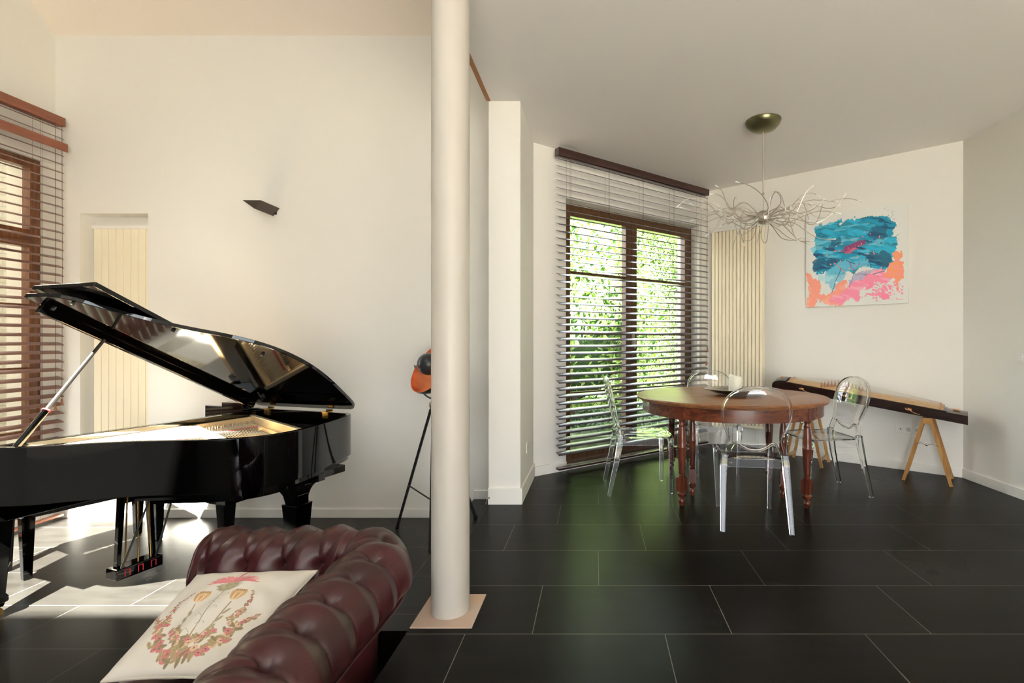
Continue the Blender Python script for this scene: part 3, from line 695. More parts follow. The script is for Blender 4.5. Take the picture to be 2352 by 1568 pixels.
# arc-length along the roll centre line
cx_ = PATH[:, 0]+np.cos(PATH[:, 2])*RC; cy_ = PATH[:, 1]+np.sin(PATH[:, 2])*RC
S_ = np.r_[0, np.cumsum(np.hypot(np.diff(cx_), np.diff(cy_)))]
def w_at(deg):
    t_ = (RC+RR*math.cos(math.radians(deg)), RZ+RR*math.sin(math.radians(deg))); return W_[np.argmin((pt-t_[0])**2+(pz-t_[1])**2)]
wA, wB, wEnd, wOut = w_at(66), w_at(160), 0.0, w_at(-25)
SP = .150; S0 = .035
ss, ww = np.meshgrid(S_, W_, indexing='ij')
segs = []; K = int(S_[-1]/SP)+2
btn = []
for k in range(-1, K+1):
    A = (S0+(k+.5)*SP, wA); B = (S0+k*SP, wB)
    segs += [(A, B), (A, (B[0]+SP, wB)), (A, (A[0], wOut)), (B, (B[0], wEnd))]
    btn += [A, B]
dp = np.full(ss.shape, 9.0)
for (a0, b0), (a1, b1) in segs:
    if a1 < -1e9: continue
    vx, vy = a1-a0, b1-b0; L2 = vx*vx+vy*vy
    t_ = np.clip(((ss-a0)*vx+(ww-b0)*vy)/L2, 0, 1)
    # curved pleats: bend a little sideways like pulled leather
    bend = .012*np.sin(PI*t_)
    d_ = np.hypot(ss-(a0+t_*vx)-bend*(1 if vy > 0 else 1), ww-(b0+t_*vy)); dp = np.minimum(dp, d_)
db = np.full(ss.shape, 9.0)
for a0, b0 in btn: db = np.minimum(db, np.hypot(ss-a0, ww-b0))
env = np.clip((wOut+.02-ww)/.05, 0, 1)
h = env*(.012*(1-np.exp(-dp/.0055))+.017*(1-np.exp(-(dp/.060)**2)))-.026*np.exp(-(db/.017)**2)*env-.020*np.exp(-(db/.042)**2)*env
h += .004*np.sin(ss*9)*np.sin(ww*11)
h[ww > wOut+.02] += .012*np.exp(-((ww[ww > wOut+.02]-wOut-.03)/.05))
ox = np.cos(PATH[:, 2])[:, None]; oy = np.sin(PATH[:, 2])[:, None]
T_ = pt[None, :]+h*nt_[None, :, 0]; Z_ = pz[None, :]+h*nt_[None, :, 1]
P = np.stack([PATH[:, 0][:, None]+ox*T_, PATH[:, 1][:, None]+oy*T_, Z_], -1)
up = gridobj('back_and_arm', P, LEATHER, sofa)
# buttons
def pt_at(s_, w__):
    i = int(np.argmin(abs(S_-s_))); j = int(np.argmin(abs(W_-w__))); return Vector(P[i, j]), Vector((math.cos(PATH[i, 2])*nt_[j, 0], math.sin(PATH[i, 2])*nt_[j, 0], nt_[j, 1]))
first = None
for a0, b0 in btn:
    if a0 < .02 or a0 > S_[-1]-.9: continue
    q, nn = pt_at(a0, b0)
    if first is None:
        m = MB(); m.sphere((0, 0, 0), .0095, 12, (1, 1, .55)); first = obj('button', m, LEATHER, sofa, smooth=True); b_ = first
    else: b_ = first.copy(); COL.objects.link(b_)
    b_.location = q+nn*.002; b_.rotation_euler = nn.to_track_quat('Z', 'Y').to_euler()
# front face of the arm with piping
fr = [(float(a_), float(b_)) for a_, b_ in zip(pt, pz)]
sil = [(P[0, j, 1]-YI, P[0, j, 2]) for j in range(P.shape[1])]
m = MB(); n = len(sil); vs = [(XE-.004, YI+a_, b_) for a_, b_ in sil]+[(XE+.02, YI+a_, b_) for a_, b_ in sil]
m.add(vs, [tuple(range(n))]+[(j, (j+1) % n, n+(j+1) % n, n+j) for j in range(n-1)]); obj('arm_front', m, LEATHER, sofa)
m = MB(); m.tube([(XE-.004, YI+a_*1.0, b_) for a_, b_ in sil[::2]], .006, 8); obj('piping', m, LEATHER, sofa, smooth=True)
# piping along the outer edge of the roll
jo = int(np.argmin(abs(W_-(wOut+.025))))
m = MB(); m.tube([P[i, jo]+np.array([0, 0, 0]) for i in range(0, P.shape[0], 4)], .005, 6); obj('piping', m, LEATHER, sofa, smooth=True)
# seat: base rail and cushions
m = MB(); m.box(XE+.02, XI+.02, YE, YI+.02, -.24, -.05); obj('seat_base', m, LEATHER, sofa, bevel=.02)
m = MB(); m.box(XE+.06, XI+.09, YE, YI+.09, -.30, -.24); obj('plinth', m, BLACKS, sofa)
for i in range(3):
    y1_ = YI-.01-i*.66; y0_ = y1_-.65
    nu, nv = 40, 40; U, V = np.meshgrid(np.linspace(-1, 1, nu), np.linspace(-1, 1, nv), indexing='ij')
    def side(sg):
        z = .02+sg*(.075*(np.clip(1-np.abs(U)**6, 0, 1)*np.clip(1-np.abs(V)**6, 0, 1))**.35); 
        return np.stack([(XE-.0+XI)/2+U*(XI-XE-.0)/2*1.0-.0, (y0_+y1_)/2+V*(y1_-y0_)/2, z+ (.012*sg*(1-U**2)*(1-V**2))], -1)
    c = gridobj('seat_cushion', side(1), LEATHER, sofa)
    m2 = side(-1); me = c.data
# ---------------------------------------------------------------- cushion with thistle print
def canvas(n, base): return np.tile(np.array(base, float), (n, n, 1))
CN = 640
gy, gx = np.meshgrid(np.linspace(0, 1, CN), np.linspace(0, 1, CN))      # index [ix, iy] -> gx = u, gy = v
def ink(C, mask, col, a=1.0): C[:] = C*(1-mask[..., None]*a)+np.array(col)*mask[..., None]*a
def ell(C, u, v, ru, rv, col, ang=0, a=1.0):
    R = max(ru, rv)*1.3; i0, i1 = max(0, int((u-R)*CN)), min(CN, int((u+R)*CN)+2); j0, j1 = max(0, int((v-R)*CN)), min(CN, int((v+R)*CN)+2)
    if i0 >= i1 or j0 >= j1: return
    X = gx[i0:i1, j0:j1]-u; Y = gy[i0:i1, j0:j1]-v; ca, sa = math.cos(ang), math.sin(ang)
    d_ = ((X*ca+Y*sa)/ru)**2+((-X*sa+Y*ca)/rv)**2; mk = np.clip((1.15-d_)*4, 0, 1); ink(C[i0:i1, j0:j1], mk, col, a)
def stroke(C, pts, r, col, a=1.0):
    P_ = [Vector(p) for p in pts]; L = sum((P_[i+1]-P_[i]).length for i in range(len(P_)-1)); n_ = max(2, int(L/(r*.7)))
    cum = 0
    for i in range(len(P_)-1):
        k = max(2, int(n_*(P_[i+1]-P_[i]).length/max(L, 1e-6)))
        for j in range(k): q = P_[i].lerp(P_[i+1], j/k); ell(C, q.x, q.y, r, r, col, 0, a)
def leaf(C, u, v, l, ang, col):
    ell(C, u, v, l, l*.42, col, ang); stroke(C, [(u-math.cos(ang)*l*.9, v-math.sin(ang)*l*.9), (u+math.cos(ang)*l*.9, v+math.sin(ang)*l*.9)], .0016, (.22, .15, .09), .6)
def blossom(C, u, v, r, col):
    ell(C, u, v, r, r*.9, col); ell(C, u, v, r*.62, r*.5, tuple(c*.8+.12 for c in col)); 
    for k in range(6): stroke(C, [(u, v), (u+r*.8*math.cos(k*1.05), v+r*.75*math.sin(k*1.05))], .0014, tuple(c*.55 for c in col), .6)
    ell(C, u, v, r*.2, r*.2, (.25, .08, .08))
def thistle_print():
    C = canvas(CN, (.74, .69, .61)); rr = random.Random(5)
    GR = (.33, .26, .15); GL = (.46, .36, .20); PK = (.68, .22, .22); PE = (.76, .50, .33); ST = (.36, .28, .19)
    u0 = .48
    stroke(C, [(u0+.05, .12), (u0+.04, .40), (u0+.0, .62), (u0-.005, .80)], .004, ST)
    for k in range(6):
        v = .30+k*.08; s = 1 if k % 2 else -1
        stroke(C, [(u0+.02, v), (u0+.02+s*.04, v+.035), (u0+.02+s*.06, v+.02), (u0+.02+s*.05, v+.005)], .0016, ST, .8)
    for i in range(260):
        a_ = rr.uniform(-.2, PI+.2); r1 = rr.uniform(.5, 1.12); b0 = (u0+rr.uniform(-.05, .05), .90+rr.uniform(-.005, .01))
        sh = rr.uniform(-.06, .06); col = (.72+sh, .24+sh+rr.uniform(-.05, .08), .26+sh)
        stroke(C, [b0, (u0+.20*r1*math.cos(a_), .90+.10*r1*max(-.25, math.sin(a_)))], .0024, col, .8)
    ell(C, u0, .835, .085, .058, (.47, .42, .27))
    for i in range(140):
        a_ = rr.uniform(0, 2*PI); q = math.sqrt(rr.random()); x_, y_ = u0+.078*q*math.cos(a_), .835+.052*q*math.sin(a_)
        stroke(C, [(x_, y_), (x_+.006, y_+.006)], .0017, rr.choice([(.22, .19, .10), (.60, .55, .38), (.30, .26, .14)]), .9)
    for i in range(50):
        a_ = rr.uniform(0, 2*PI); stroke(C, [(u0+.07*math.cos(a_), .845+.045*math.sin(a_)), (u0+.105*math.cos(a_), .845+.068*math.sin(a_))], .0014, (.36, .31, .19), .8)
    for s in (-1, 1):
        tx = u0+s*.15; tv = .70
        stroke(C, [(u0+.03+s*.04, .15), (u0+.03+s*.12, .38), (tx+s*.0, tv-.07)], .0042, ST)
        for k in range(3): leaf(C, u0+.03+s*(.10+.01*k)+s*.03, .36+.08*k, .036, PI/2-s*.5, (.46, .39, .26))
        for a_, c in ((-.35, (.66, .42, .22)), (.35, (.72, .50, .27)), (0, (.76, .56, .33))):
            ell(C, tx+a_*.07, tv+.01, .030, .062, c, -a_*.9)
            for q in range(8): stroke(C, [(tx+a_*.07, tv-.04), (tx+a_*.11+(q-4)*.006, tv+.055)], .0012, (.52, .28, .12), .5)
        for k in range(5): ell(C, tx-.035+k*.018, tv+.068, .008, .014, (.40, .24, .12), 0)
        # garland arcs
        def garland(pts, r0_, r1_, nfl):
            P_ = [Vector(p) for p in pts]; 
            for i in range(len(P_)-1): stroke(C, [P_[i], P_[i+1]], .0024, GR)
            seg = len(P_)-1
            for i in range(nfl):
                f = (i+.5)/nfl; q = P_[min(int(f*seg), seg-1)].lerp(P_[min(int(f*seg), seg-1)+1], f*seg-int(f*seg)); r_ = r0_+(r1_-r0_)*f
                for g in range(3): leaf(C, q.x+rr.uniform(-1.6, 1.6)*r_, q.y+rr.uniform(-1.6, 1.6)*r_, r_*1.25, rr.uniform(0, PI), rr.choice([GR, GL, GL]))
                q2 = (q.x+rr.uniform(-1, 1)*r_, q.y+rr.uniform(-1, 1)*r_)
                blossom(C, q2[0], q2[1], r_, rr.choice([PK, PK, PE]))
        garland([(u0+.04, .10), (u0+.04+s*.15, .14), (u0+.03+s*.27, .28), (u0+.02+s*.33, .42)], .033, .026, 12)
        garland([(u0+.02+s*.24, .40), (u0+s*.29, .52), (u0+s*.30, .66), (u0+s*.24, .78)], .020, .006, 13)
        garland([(u0+.02+s*.33, .42), (u0+s*.40, .50), (u0+s*.43, .55)], .018, .007, 9)
        garland([(u0+.04, .20), (u0+.04+s*.09, .26), (u0+.03+s*.17, .34)], .030, .020, 8)
    return C
CV = thistle_print()
cush = thing('throw_cushion', 'cream cushion printed with a pink thistle and tulips leaning in the sofa corner', 'cushion')
TL, TR, BL, BR = Vector((-1.550, 1.915, .275)), Vector((-1.075, 1.900, .300)), Vector((-1.480, 1.474, .165)), Vector((-1.108, 1.476, .170))
nn = (TR-TL).cross(TL-BL).normalized(); nn = -nn if nn.z < 0 else nn
ng = 330; U, V = np.meshgrid(np.linspace(0, 1, ng), np.linspace(0, 1, ng), indexing='ij')
def bil(U, V, sg, th):
    A = [np.array(v) for v in (BL, BR, TL, TR)]
    # edges pulled in between the corners
    pu = .025*np.sin(PI*V)*(1-2*U)*np.abs(1-2*U)**2; pv = .025*np.sin(PI*U)*(1-2*V)*np.abs(1-2*V)**2
    u, v = (U+pu)[..., None], (V+pv)[..., None]
    Pn = A[0]*(1-u)*(1-v)+A[1]*u*(1-v)+A[2]*(1-u)*v+A[3]*u*v
    bl = (np.clip(4*U*(1-U), 0, 1)*np.clip(4*V*(1-V), 0, 1))**.42
    wr = .004*np.sin(9*U+5*V+2*np.sin(7*V))*bl+.003*np.sin(23*U-8*V)*bl+.008*np.exp(-((U-.86)/.09)**2)*np.sin(26*V+6*U)*bl
    return Pn+np.array(nn)*(sg*th*bl+wr)[..., None]
ci = (U*(CN-1)).astype(int); cj = (np.clip(V/.85, 0, 1)*(CN-1)).astype(int)
CLOTH = vcolmat('printed_cotton', rough=.9, bump=.08, bscale=900)
gridobj('printed_front', bil(U, V, 1, .062), CLOTH, cush, colors=CV[ci, cj])
U2, V2 = np.meshgrid(np.linspace(0, 1, 50), np.linspace(0, 1, 50), indexing='ij')
gridobj('cushion_back', bil(U2, V2, -1, .045), mat('cotton', (.70, .66, .58), rough=.95), cush)
ed = [(i/30, 0) for i in range(30)]+[(1, i/30) for i in range(30)]+[(1-i/30, 1) for i in range(30)]+[(0, 1-i/30) for i in range(30)]
eu = np.array([e[0] for e in ed])[None]; ev = np.array([e[1] for e in ed])[None]
m = MB(); m.tube([tuple(p) for p in bil(eu, ev, 1, 0)[0]], .004, 6, closed=True); obj('seam', m, mat('cotton_seam', (.62, .57, .48), rough=.95), cush, smooth=True)
# ---------------------------------------------------------------- dining table
TC = Vector((1.10, 4.05, 0)); TZ = .755
tab = thing('dining_table', 'round reddish mahogany dining table with turned legs on the dark tiles', 'table', TC, math.radians(-5))
R_ = .755
m = MB(); m.lathe([(R_-.03, TZ-.034), (R_-.012, TZ-.030), (R_-.010, TZ-.022), (R_-.002, TZ-.018), (R_, TZ-.010), (R_-.006, TZ-.002), (R_-.012, TZ)], 120)
obj('tabletop', m, TABLET, tab, smooth=True)
m = MB(); n = 120; vs = []
for r_, z in ((R_-.045, TZ-.125), (R_-.045, TZ-.034), (R_-.07, TZ-.034), (R_-.07, TZ-.125)):
    vs += [(r_*math.cos(2*PI*j/n), r_*math.sin(2*PI*j/n), z) for j in range(n)]
m.add(vs, [((i % 4)*n+j, (i % 4)*n+(j+1) % n, ((i+1) % 4)*n+(j+1) % n, ((i+1) % 4)*n+j) for i in range(4) for j in range(n)])
obj('apron', m, TABLEW, tab, smooth=True)
prof = [(.012, 0), (.017, .004), (.018, .02), (.024, .028), (.026, .040), (.020, .052), (.013, .058), (.022, .066), (.031, .078), (.033, .090), (.022, .104), (.019, .110)]
prof2 = [(.019, .205), (.024, .212), (.026, .220), (.018, .228), (.022, .236), (.0225, .25), (.025, .30), (.030, .38), (.0315, .42), (.033, .424), (.033, .428), (.031, .432), (.031, .47), (.028, .53), (.0225, .57), (.0215, .575), (.025, .580), (.021, .585), (.018, .60), (.020, .615), (.028, .624), (.028, .632), (.024, .636)]
def tleg(x, y, ang, small=False):
    m = MB(); k = .86 if small else 1
    m.lathe([(a*k, b) for a, b in prof], 20, (x, y, 0)); m.lathe([(a*k, b) for a, b in prof2], 20, (x, y, 0))
    def Mr(a, b, z): c_, s_ = math.cos(ang), math.sin(ang); return (x+a*c_-b*s_, y+a*s_+b*c_, z)
    h_ = .029*k; m.box(-h_, h_, -h_, h_, .112, .203, M=Mr)
    for z0, z1 in ((.106, .112), (.203, .208)): m.box(-h_*.86, h_*.86, -h_*.86, h_*.86, z0, z1, M=Mr)
    m.box(-.033*k, .036*k, -.034*k, .034*k, .628, TZ-.036, M=Mr)
    return obj('leg', m, LEGW, tab, smooth=True, autos=40)
for a in (-129.5, -48, 48, 130):
    r_ = .678; tleg(r_*math.cos(math.radians(a)), r_*math.sin(math.radians(a)), math.radians(a))
for x, y in ((-.33, -.28), (.35, -.28), (-.36, .22), (.36, .17)): tleg(x, y, 0, True)
# plate and candle
dish = thing('serving_dish', 'shallow black dish with blue reflections under the candle on the dining table', 'dish', (1.135, 4.04, TZ))
m = MB(); prof_ = [(.001, .006), (.06, .006), (.12, .010), (.19, .026), (.236, .045), (.238, .050), (.234, .051), (.185, .034), (.12, .018), (.06, .013), (.001, .013)]
m.lathe(prof_, 64); obj('dish_body', m, mat('black_lacquer', (.006, .008, .010), rough=.08, coat=.8, coatr=.03), dish, smooth=True)
m = MB(); m.lathe([(.06, 0), (.065, .0), (.06, .007)], 48); obj('foot_ring', m, BLACKS, dish)
cdl = thing('pillar_candle', 'ivory pillar candle standing in the black dish', 'candle', (1.148, 4.04, TZ+.0135))
m = MB(); n = 40; vs = []
for r_, z in ((.048, 0), (.0535, .003), (.0535, .06), (.053, .125), (.049, .138), (.042, .144), (.03, .137), (.012, .133), (.001, .132)):
    for j in range(n):
        th = 2*PI*j/n; x, y = r_*math.cos(th), r_*math.sin(th); tilt = -.012*(x/.05)*(z/.14) if z > .1 else 0
        vs.append((x, y, z+tilt))
m.add(vs, [(i*n+j, i*n+(j+1) % n, (i+1)*n+(j+1) % n, (i+1)*n+j) for i in range(8) for j in range(n)]+[tuple(range(n))[::-1]])
obj('candle_wax', m, mat('ivory_wax', (.90, .87, .74), rough=.45), cdl, smooth=True, autos=60)
m = MB(); m.tube([(0, 0, .13), (.002, 0, .146)], .0014, 6); obj('wick', m, BLACKS, cdl)
# ---------------------------------------------------------------- clear chairs (front +y, origin between the feet on the floor)
def make_chair(label):
    t = thing('ghost_chair', label, 'chair')
    # seat shell
    U, V = np.meshgrid(np.linspace(-1, 1, 25), np.linspace(-1, 1, 25), indexing='ij')
    def so(u, v, k=5.0): 
        r_ = (np.abs(u)**k+np.abs(v)**k)**(1/k); mxr = np.maximum(np.abs(u), np.abs(v)); f = np.where(r_ > 0, mxr/np.maximum(r_, 1e-6), 1); return u*f, v*f
    u, v = so(U, V); X = u*(.215+.012*v); Y = .015+v*.215; Z = .452-.012*(1-u**2)*(1-v**2)-.004*np.abs(v)
    P = np.stack([X, Y, Z], -1); P2 = P.copy(); P2[..., 2] -= .009
    m = MB(); k = 25
    m.v = [tuple(p) for p in P.reshape(-1, 3)]+[tuple(p) for p in P2.reshape(-1, 3)]
    for i in range(k-1):
        for j in range(k-1):
            a = i*k+j; m.f += [(a, a+k, a+k+1, a+1), (a+625, a+626, a+626+k, a+625+k)]
    bd = [(i, 0) for i in range(k-1)]+[(k-1, j) for j in range(k-1)]+[(i, k-1) for i in range(k-1, 0, -1)]+[(0, j) for j in range(k-1, 0, -1)]
    for i in range(len(bd)):
        a = bd[i][0]*k+bd[i][1]; b = bd[(i+1) % len(bd)]; b = b[0]*k+b[1]; m.f.append((a, b, b+625, a+625))
    m.m = [0]*len(m.f); obj('seat', m, POLY, t, smooth=True, autos=50)
    # apron rails
    m = MB()
    m.box(-.185, .185, .212, .218, .385, .444); m.box(-.185, .185, -.192, -.186, .385, .444)
    for s in (-1, 1): m.box(s*.205-.003, s*.205+.003, -.18, .20, .385, .444)
    obj('apron', m, POLY, t)
    # legs: square tapering sections
    def leg(pts, ws):
        m = MB(); m.tube(pts, [w_*1.414 for w_ in ws], 4, up=(0, 1, 0), ph=PI/4); return obj('leg', m, POLY, t, bevel=.003)
    for s in (-1, 1):
        leg([(s*.178, .200, .0), (s*.186, .205, .25), (s*.192, .202, .40), (s*.195, .195, .443)], [.013, .016, .020, .023])
        leg([(s*.208, -.285, .0), (s*.203, -.255, .14), (s*.198, -.222, .28), (s*.192, -.200, .40), (s*.186, -.195, .47)], [.014, .016, .018, .021, .019])
    # back ring: rises from the rear legs, necks in, then rounds over
    half = [(.190, -.195, .455), (.182, -.200, .50), (.166, -.212, .555), (.170, -.224, .60), (.190, -.236, .65), (.207, -.250, .71), (.207, -.264, .77), (.185, -.277, .83), (.140, -.287, .872), (.075, -.293, .897), (0, -.296, .905)]
    ring = [Vector(p) for p in half]+[Vector((-p[0], p[1], p[2])) for p in half[-2::-1]]
    cr_ = []
    for i in range(len(ring)-1):
        p0, p1, p2, p3 = ring[max(i-1, 0)], ring[i], ring[i+1], ring[min(i+2, len(ring)-1)]
        for q in range(5):
            f = q/5; cr_.append(.5*((2*p1)+(p2-p0)*f+(2*p0-5*p1+4*p2-p3)*f*f+(3*p1-p0-3*p2+p3)*f**3))
    cr_.append(ring[-1])
    m = MB(); m.tube(cr_, .0105, 8, up=(0, 1, .15), sq=(1.25, .8)); obj('back_frame', m, POLY, t, smooth=True)
    # back sheet filling the ring above the neck
    lo = [p for p in cr_ if p.z > .545]
    Ls = [p for p in lo if p.x > 1e-4]; zs = np.linspace(.548, .902, 26)
    zl = [p.z for p in Ls]+[.905]; xl = [p.x for p in Ls]+[0.0]; yl = [p.y for p in Ls]+[-.296]
    hw = np.interp(zs, zl, xl)-.004; yy = np.interp(zs, zl, yl)
    us = np.linspace(-1, 1, 20)
    P = np.stack([us[:, None]*np.maximum(hw, .004)[None, :], yy[None, :]-.028*(1-us[:, None]**2)*np.clip(hw[None, :]/.2, 0, 1), zs[None, :]-.0*us[:, None]], -1)
    P[:, :, 2] -= (.022*(1-us[:, None]**2))*np.exp(-(zs[None, :]-.548)/.05)
    g = gridobj('backrest', P, POLYT, t)
    sol = g.modifiers.new('thickness', 'SOLIDIFY'); sol.thickness = .005
    # lower collar behind the seat: two shoulders and a sagging rim
    cp = []
    for s in (1, -1):
        a = [Vector((s*.170, -.200, .455)), Vector((s*.150, -.203, .50)), Vector((s*.128, -.206, .538)), Vector((s*.118, -.207, .545)), Vector((s*.105, -.208, .540))]
        cp += a if s == 1 else a[::-1]
    mid = [Vector((x_, -.209-.01*(1-(x_/.1)**2), .540-.042*(1-(x_/.105)**2))) for x_ in (.08, .05, .02, -.02, -.05, -.08)]
    cp = cp[:5]+mid+cp[5:]
    m = MB(); m.tube(cp, .007, 8, up=(0, 1, .1)); obj('back_collar', m, POLY, t, smooth=True)
    m = MB()
    for s in (-1, 1):
        m.tube([(s*.205-s*.01, .19, .448), (s*.19, -.19, .452)], .005, 6)
    obj('seat_edge', m, POLY, t, smooth=True)
    return t
G_ = 'clear plastic chairs around the dining table'
chairs = [(1.035, 3.325, -7, 'clear plastic chair with round back in front of the table, its back to us', 1.0),
          (.375, 4.02, -86, 'clear plastic chair seen side-on between the blind and the dining table', 1.0),
          (1.80, 3.93, 96, 'clear plastic chair turned to face the table with the zither behind it', 1.0),
          (1.10, 4.575, 176, 'clear plastic chair tucked behind the table before the cream radiator', 1.0)]
ch0 = make_chair(chairs[0][3])
for i, (x, y, rz, lb, sc_) in enumerate(chairs):
    c = ch0 if i == 0 else copy_tree(ch0)
    c.location = (x, y, 0); c.rotation_euler = (0, 0, math.radians(rz)); c['label'] = lb; c['group'] = G_
# ---------------------------------------------------------------- chandelier
CC = Vector((1.339, 3.93, 2.18))
cha = thing('chandelier', 'silver wire chandelier with tangled curved arms over the dining table', 'chandelier', CC)
m = MB(); m.lathe([(.138, .77), (.138, .762), (.125, .735), (.095, .705), (.05, .688), (.012, .683), (.005, .683)], 40); obj('canopy', m, mat('bronze_green', (.20, .19, .10), rough=.3, metal=.9), cha, smooth=True)
m = MB(); m.tube([(0, 0, .685), (0, 0, .20)], .0055, 10); m.lathe([(.008, .183), (.011, .19), (.008, .20)], 12); m.tube([(0, 0, .19), (0, 0, .04)], .0028, 8); obj('stem', m, NICKEL, cha, smooth=True)
m = MB(); m.sphere((0, 0, 0), .056, 28); m.lathe([(.0565, -.003), (.0575, 0), (.0565, .003)], 28); obj('hub', m, NICKEL, cha, smooth=True)
rr = random.Random(21); BULB = mat('clear_bulb', (.92, .92, .90), rough=.12, spec=.8)
na = 54
for i in range(na):
    az = 2*PI*i/na*5.0+rr.uniform(-.2, .2); el = rr.uniform(-.5, .5); L = rr.choice([.30, .38, .46, .54, .60])*rr.uniform(.9, 1.05)
    if i % 9 == 0: L = .66
    d = Vector((math.cos(az)*math.cos(el), math.sin(az)*math.cos(el)*.95, math.sin(el))); side = Vector((-math.sin(az), math.cos(az), 0))
    pts = []; A1 = rr.uniform(.05, .15)*(-1 if el > 0 else 1)*rr.choice([1, 1, -1]); A2 = rr.uniform(-.10, .10); ph = rr.uniform(.7, 1.25); curl = rr.uniform(-.16, .20)
    for k in range(15):
        f = k/14; q = d*(L*(f**.95)); q.z = math.sin(el)*L*.60*math.sin(f*PI*.6)+A1*math.sin(f*2*PI*ph)*f**1.3*1.35+curl*max(0, f-.72)*2.2
        q += side*(A2*math.sin(f*PI*1.3)*f*1.4); q += d*(.04 if f > 0 else .04)
        q.z = .17*math.tanh(q.z/.17); pts.append(q)
    m = MB(); m.tube(pts, .0030, 6); a_ = obj('arm', m, NICKEL, cha, smooth=True)
    e = (pts[-1]-pts[-2]).normalized(); m = MB(); m.tube([pts[-1]-e*.004, pts[-1]+e*.016], .0042, 7); m.tube([pts[-1]+e*.016, pts[-1]+e*.030, pts[-1]+e*.034], [.0055, .0055, .002], 7); obj('bulb', m, BULB, a_, smooth=True)
# ---------------------------------------------------------------- zither on trestles
def ZT_(x, y, z):   # x along the wall from s=.86, y out from the wall side (0 near face .. negative to the wall), z up with the body's tilt
    s = .87+x; off = -.42+y; zz = .737-.1405*x+z
    return PW(s, off, zz)
zi = thing('zither', 'long dark zither with golden top and carved bridges resting on two wooden trestles', 'zither')
LZ = 1.555; DZ = .30
DARKW = wood('zither_rosewood', (.030, .012, .009), (.012, .006, .005), rough=.25, sc=(3, 3, 30), coat=.5)
PAUL = wood('paulownia', (.60, .40, .19), (.46, .28, .12), rough=.4, sc=(2, 26, 26), coat=.3)
def arched(x0, x1, zt, bulge, y0=0, y1=DZ, thick=.085, nx=24, head=0):
    m = MB(); prof = []
    for j in range(13):
        f = j/12; prof.append((y0+(y1-y0)*f, zt+bulge*math.sin(PI*f)))
    prof += [(y1, zt-thick), (y0, zt-thick)]
    vs = []; k = len(prof)
    for i in range(nx+1):
        x = x0+(x1-x0)*i/nx; dz = 0
        if head: f = (i/nx); dz = -head*(1-math.sqrt(max(0, 1-(1-f)**2)))
        for j, (y, z) in enumerate(prof): vs.append(ZT_(x, y, z+(dz if j < 13 else 0)))
    m.add(vs, [tuple(range(k)), tuple(range(nx*k, nx*k+k))[::-1]]+[(i*k+j, i*k+(j+1) % k, (i+1)*k+(j+1) % k, (i+1)*k+j) for i in range(nx) for j in range(k)])
    return m
obj('body', arched(.13, LZ-.14, .080, .018, thick=.080), DARKW, zi, smooth=True)
obj('soundboard', arched(.15, LZ-.16, .0835, .032, .012, DZ-.012, .002), PAUL, zi, smooth=True)
obj('headboard', arched(0, .13, .088, .030, thick=.088, head=.06), DARKW, zi, smooth=True)
obj('tailboard', arched(LZ-.14, LZ, .072, .018, thick=.072, nx=6), DARKW, zi, smooth=True)
GOLDI = mat('gold_inlay', (.74, .42, .19), rough=.45)
def flower(cx, cz, s, name='inlay'):
    m = MB(); rf = random.Random(int(cx*100)); 
    for k in range(9):
        a = k/9*PI+.1; r_ = s*rf.uniform(.6, 1.1); px, pz = cx+r_*.8*math.cos(a), cz+r_*.55*math.sin(a)
        m.add([ZT_(cx, -.0015, cz), ZT_(cx+(px-cx)*.6-.004, -.0015, cz+(pz-cz)*.6+.005), ZT_(px, -.0015, pz), ZT_(cx+(px-cx)*.6+.006, -.0015, cz+(pz-cz)*.6-.005)], [(0, 1, 2, 3)])
        m.add([ZT_(cx, .0001, cz), ZT_(cx+(px-cx)*.6-.004, .0001, cz+(pz-cz)*.6+.005), ZT_(px, .0001, pz), ZT_(cx+(px-cx)*.6+.006, .0001, cz+(pz-cz)*.6-.005)], [(0, 1, 2, 3)])
    m.tube([ZT_(cx+s*.2, -.002, cz), ZT_(cx+s*1.0, -.002, cz-s*.35), ZT_(cx+s*1.8, -.002, cz-s*.45)], .0022, 4)
    return m
for cx, cz, s in ((1.15, .030, .045), (.66, .045, .045), (.28, .035, .04)): obj('flower_inlay', flower(cx, cz, s), GOLDI, zi)
m = MB()
for cx, yy_ in ((LZ-.075, .12), (.065, .14)):
    for k in range(8):
        a = 2*PI*k/8; z_ = (.098 if cx > 1 else .118)-(0 if cx > 1 else .006)
        m.tube([ZT_(cx, yy_, z_), ZT_(cx+.030*math.cos(a), yy_+.045*math.sin(a), z_-.003)], .0035, 5)
obj('crown_inlay', m, GOLDI, zi)
m = MB(); 
for x in (.165, LZ-.185):
    m.tube([ZT_(x, .02+j/10*(DZ-.04), .090+.032*math.sin(PI*j/10)) for j in range(11)], .006, 6)
obj('end_bridge', m, mat('bridge_wood', (.55, .26, .10), rough=.4), zi, smooth=True)
m = MB()
for k in range(13):
    f = (k+.5)/13; y = .025+f*(DZ-.05); z_ = .0885+.032*math.sin(PI*f); xb = .45+k*.026
    m.tube([ZT_(.165, y, z_+.008), ZT_(xb, y, z_+.055), ZT_(LZ-.185, y, z_+.008)], .0008, 4)
obj('strings', m, mat('zither_string', (.75, .70, .62), rough=.4), zi)['kind'] = 'stuff'
